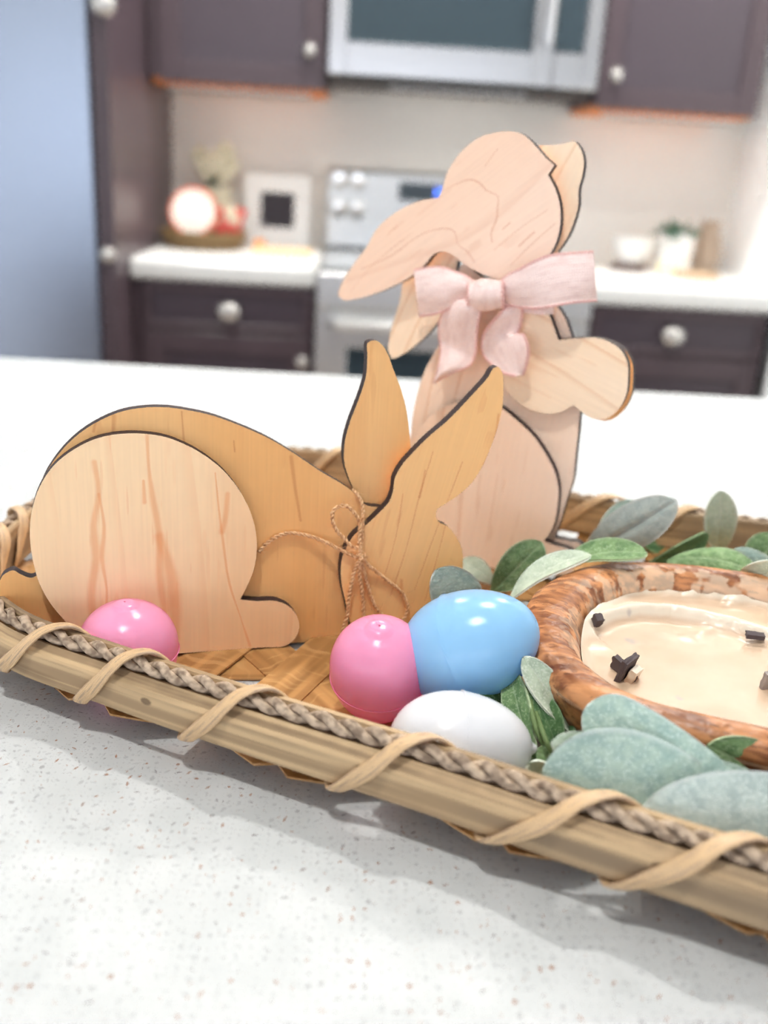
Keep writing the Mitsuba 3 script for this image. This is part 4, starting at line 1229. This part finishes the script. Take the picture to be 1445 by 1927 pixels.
def chip(c, size, rx, rz, seed, mat='charcoal'):
    m = trimesh.creation.box((1, 1, 1)).subdivide().subdivide()
    vv = np.array(m.vertices)
    vv += (meshkit.noise(vv * 4 + seed)[:, None] - 0.5) * 0.08 * np.sign(vv)
    m.vertices = vv * size
    m.apply_transform(trimesh.transformations.rotation_matrix(rx, [1, 0, 0]))
    m.apply_transform(trimesh.transformations.rotation_matrix(rz, [0, 0, 1]))
    m.apply_translation(c)
    return m


w0 = onz(1174, 1262, WZ + 0.004)
add('bowl_candle__wick', cat([chip(w0 + [0.001, 0, 0.001], (0.0125, 0.0028, 0.0125), 0.25, 0.85, 1.0), chip(w0 + [0.001, 0.003, -0.001], (0.0030, 0.0150, 0.0065), 0.1, 0.45, 2.0)]), 'charcoal', smooth=30)
part('bowl_candle__wick', 'charred crossed wooden wick')
add('bowl_candle__wick__wax_drip', chip(w0 + [0.0042, -0.0018, -0.0015], (0.0075, 0.0035, 0.0085), 0.3, 0.85, 3.0), 'wax', smooth=30)
add('bowl_candle__seed', chip(onz(1124, 1167, WZ + 0.0065), (0.0042, 0.0046, 0.006), 0.5, 0.3, 4.0), 'charcoal', smooth=30); part('bowl_candle__seed', 'small black chip')
add('bowl_candle__seed_001', chip(onz(1421, 1196, WZ + 0.0045), (0.009, 0.004, 0.0025), 0.1, -0.2, 5.0), 'charcoal', smooth=30); part('bowl_candle__seed_001', 'flat black chip')
plain('ash_grey', lin(150, 142, 138), 0.7)
add('bowl_candle__wick_001', chip(onz(1450, 1285, WZ + 0.003), (0.009, 0.003, 0.012), 0.2, 0.2, 6.0), 'ash_grey', smooth=30)
thing('bowl_candle', 'cream candle in carved wooden dough bowl among the grey-green leaves', 'candle')

# ------------------------------------------------------------------ garland of woolly leaves


def leaf_fn(a, b, fuzz, seed, vein=0.35):
    def fn(p, n, uv):
        s, t = uv.x, uv.y
        f = fbm(p.x * 260 + seed, p.y * 260, p.z * 260, 2)
        col = mix(a, b, smoothstep(0.3, 0.7, f))
        sp = noise(p.x * 1500, p.y * 1500, p.z * 1100)
        col = mix(col, fuzz, 0.50 * smoothstep(0.5, 0.85, sp))
        vd = dr.abs(s)
        col = mix(col, fuzz, vein * (1 - smoothstep(0.02, 0.09, vd)))
        sv = t * 9 - vd * 2.2
        sv = dr.abs(sv - dr.floor(sv) - 0.5)
        col = mix(col, fuzz, 0.4 * vein * (1 - smoothstep(0.03, 0.10, sv)))
        return mix(col, fuzz, 0.75 * smoothstep(0.86, 1.0, vd))
    return fn


def leaf_mat(name, a, b, fuzz, seed, vein=0.35):
    scene[name] = {'type': 'twosided', 'bsdf': {'type': 'bumpmap', 'scale': 0.0005, 'tex': proc(lambda p, n, uv: noise(p.x * 1300, p.y * 1300, p.z * 1000), eps=2e-4),
                                               'bsdf': {'type': 'principled', 'base_color': proc(leaf_fn(a, b, fuzz, seed, vein)), 'roughness': 0.85, 'specular': 0.15, 'sheen': 0.7}}}


leaf_mat('leaf_sage', lin(148, 174, 166), lin(168, 190, 178), lin(214, 228, 222), 1.0, 0.1)
leaf_mat('leaf_blue', lin(164, 180, 176), lin(180, 194, 188), lin(220, 228, 224), 2.0, 0.15)
leaf_mat('leaf_green', lin(96, 128, 84), lin(122, 152, 104), lin(186, 204, 168), 3.0, 0.35)
leaf_mat('leaf_dark', lin(66, 104, 66), lin(88, 124, 80), lin(150, 176, 138), 4.0, 0.3)
leaf_mat('leaf_pale', lin(170, 186, 164), lin(190, 204, 182), lin(228, 234, 222), 5.0, 0.3)


def leaf(base, tip, width, roll, mat, bend=0.006, cup=0.12, groove=0.0, fat=0.60, tw=0.0, label=None):
    """base, tip: (x, y in the picture, height above the island). roll turns the blade about its axis away from facing us; bend lifts its middle."""
    P0, P1 = (uv2(*q[1:]) if q[0] == 'tray' else onz(*q) for q in (base, tip))
    ax = P1 - P0
    L = np.linalg.norm(ax); ax /= L
    to = CO - (P0 + P1) / 2
    nn = to - ax * (to @ ax); nn /= np.linalg.norm(nn)
    sd = np.cross(ax, nn)
    n, m = 26, 15
    A, UV = np.zeros((n, m, 3)), np.zeros((n, m, 2))
    r3 = np.random.default_rng(int(abs(base[1] * 1000 + base[2] * 77)))
    wav = r3.random() * 6
    for i in range(n):
        t = (1 - math.cos(math.pi * i / (n - 1))) / 2
        e = (t - fat) / (fat if t < fat else 1 - fat)
        w = width / 2 * (max(1 - abs(e) ** (1.7 if t < fat else 2.1), 0)) ** (0.8 if t < fat else 0.52)
        w = max(w, 0.0012 * (1 - t) + 0.00015)
        a = math.radians(roll + tw * (t - 0.5))
        N = nn * math.cos(a) + sd * math.sin(a)
        S = sd * math.cos(a) - nn * math.sin(a)
        C = P0 + ax * L * t + N * bend * 4 * t * (1 - t)
        for j in range(m):
            s = 2 * j / (m - 1) - 1
            h = cup * width * (s * s - 0.3) * math.sin(math.pi * t) - groove * width * math.exp(-(s / 0.12) ** 2) * math.sin(math.pi * t) ** 0.5
            h += 0.018 * width * math.sin(9 * t + wav + 3 * s) * abs(s)
            A[i, j] = C + S * w * s + N * h
            UV[i, j] = (s, t)
    mesh, uv = slab(A, 0.0011, UV)
    key = 'leaf_garland__' + numbered('leaf')
    add(key, mesh, mat, uv=uv, smooth=True)
    part(key, label)
    return P0, ax


G = 'leaf_garland'
LEAVES = [
    ((925, 1112, .022), (1018, 1021, .056), .024, 15, 'leaf_green', .004, .10, .04),
    ((960, 1128, .034), (1110, 1044, .056), .020, -52, 'leaf_pale', .006, .14, .02),
    ((1050, 1066, .046), (1217, 1042, .060), .021, -50, 'leaf_green', .006, .14, .03),
    ((1100, 1040, .020), (1272, 942, .078), .029, 8, 'leaf_blue', .008, -.12, .10),
    ((1110, 1045, .020), (1195, 944, .058), .024, 20, 'leaf_sage', .004, .10, .0),
    ((1351, 1040, .028), (1356, 925, .078), .0205, 10, 'leaf_pale', .003, .12, .05),
    ((1222, 1058, .030), (1332, 1008, .046), .019, 45, 'leaf_dark', .004, .10, .03),
    ((1255, 1058, .036), (1424, 1080, .044), .024, -38, 'leaf_green', .008, -.14, .03),
    ((1400, 1085, .030), (1466, 1008, .058), .026, 10, 'leaf_green', .004, .10, .04),
    ((1390, 1082, .044), (1500, 1078, .060), .020, 20, 'leaf_pale', .004, .10, .04),
    ((890, 1165, .012), (822, 1072, .050), .030, 5, 'leaf_sage', .004, -.10, .0, .45),
    ((930, 1100, .008), (868, 1056, .020), .016, 30, 'leaf_pale', .003, .10, .03),
    ((1098, 1392, .018), (985, 1238, .052), .015, 12, 'leaf_pale', .002, .18, .05),
    ((1012, 1452, .016), (960, 1262, .040), .014, -25, 'leaf_green', .003, .16, .04),
    ((1000, 1345, .014), (895, 1330, .030), .020, 25, 'leaf_dark', .003, .10, .04),
    ((1052, 1425, .014), (1000, 1300, .038), .015, 30, 'leaf_dark', .003, .14, .04),
    ((1165, 1420, .036), (1040, 1394, .050), .016, -20, 'leaf_pale', .006, -.22, .0),
    ((1410, 1486, .043), (1100, 1338, .054), .025, 0, 'leaf_sage', .003, -.06, .0, .8),
    ((1400, 1518, .034), (1020, 1460, .039), .046, -10, 'leaf_sage', .002, -.05, .0, .62),
    ((1600, 1500, .044), (1210, 1534, .036), .028, -8, 'leaf_blue', .006, -.06, .0, .6),
    ((1330, 1575, .014), (1130, 1490, .020), .034, 0, 'leaf_sage', .003, -.06, .0),
    ((1500, 1460, .030), (1332, 1402, .046), .022, -25, 'leaf_green', .005, -.10, .05),
    ((1540, 1560, .030), (1370, 1590, .028), .026, 0, 'leaf_pale', .004, -.06, .0),
    ((1022, 1478, .012), (996, 1436, .034), .012, 15, 'leaf_pale', .002, .10, .0),
    ((1060, 1450, .010), (1010, 1415, .024), .014, 25, 'leaf_green', .003, .10, .04),
    ((1030, 1035, .006), (960, 1060, .020), .016, 30, 'leaf_dark', .003, .10, .04),
    ((1020, 1320, .008), (1080, 1385, .024), .020, 30, 'leaf_dark', .003, .10, .04),
    ((1280, 1040, .008), (1210, 1020, .020), .018, 30, 'leaf_dark', .003, .10, .04),
]
LL = {3: 'large blue-grey leaf leaning over the tray back rim', 5: 'upright pale green leaf', 10: 'round grey leaf behind the blue egg', 17: 'grey woolly leaf lying along the bowl', 18: 'broadest sage woolly leaf beside the front rim', 19: 'blue-grey woolly leaf at the right edge'}
for k, L in enumerate(LEAVES):
    b, t, w, rl, mt, bd, cp, gr = L[:8]
    leaf(b, t, w, rl, mt, bd, cp, gr, fat=L[8] if len(L) > 8 else 0.60, label=LL.get(k))
# the rest of the ring, round the right end of the bowl
r5 = np.random.default_rng(21)
ring = binset(-0.010)
sl_ = [k for k in range(0, 240, 7) if ring[k, 0] > 0.03]
for i, k in enumerate(sl_):
    q, q2 = ring[k], ring[(k + 14) % 240]
    out = (q - bc) / np.linalg.norm(q - bc)
    d = (q2 - q) / np.linalg.norm(q2 - q) * (0.9 if i % 3 else -0.8) + out * (0.55 if i % 2 else 0.1)
    d = d / np.linalg.norm(d) * (0.048 + 0.022 * r5.random())
    t = q + d
    while not poly.buffer(-0.022).contains(sg.Point(*t)):
        d = d * 0.8
        t = q + d
    leaf(('tray', q[0], q[1], 0.014), ('tray', t[0], t[1], 0.040 + 0.016 * r5.random()), 0.020 + 0.010 * r5.random(), -15 + 30 * r5.random(), ('leaf_sage', 'leaf_green', 'leaf_pale', 'leaf_blue')[i % 4], .005, -.08 if i % 4 in (0, 3) else .12, .03)
# the stem that runs round the bowl under the leaves
sp = binset(-0.012)[::6]
stem = np.array([uv2(q[0], q[1], 0.0105 + 0.003 * math.sin(0.9 * k)) for k, q in enumerate(sp)])
plain('stem_green', lin(96, 118, 70), 0.7)
add(f'{G}__stem', sweep(resample(curve(stem.tolist(), closed=True, n=4), 150, closed=True), 0.0022, 0.0022, 8, closed=True), 'stem_green', smooth=True); part(f'{G}__stem', 'green stem around the bowl')
tw = [[(1050, 1445, .014), (1012, 1380, .03), (996, 1310, .036), (990, 1262, .040)], [(1060, 1440, .014), (1030, 1400, .030), (1012, 1352, .032), (1002, 1330, .026), (1020, 1380, .016)]]
for k, c in enumerate(tw):
    add(f'{G}__stalk' + (f'_{k:03d}' if k else ''), sweep(curve([onz(*q).tolist() for q in c], n=8), 0.0012, 0.0012, 7), 'stem_green', smooth=True)
thing(G, 'garland of woolly grey-green leaves around the wooden candle bowl', 'leaf garland')
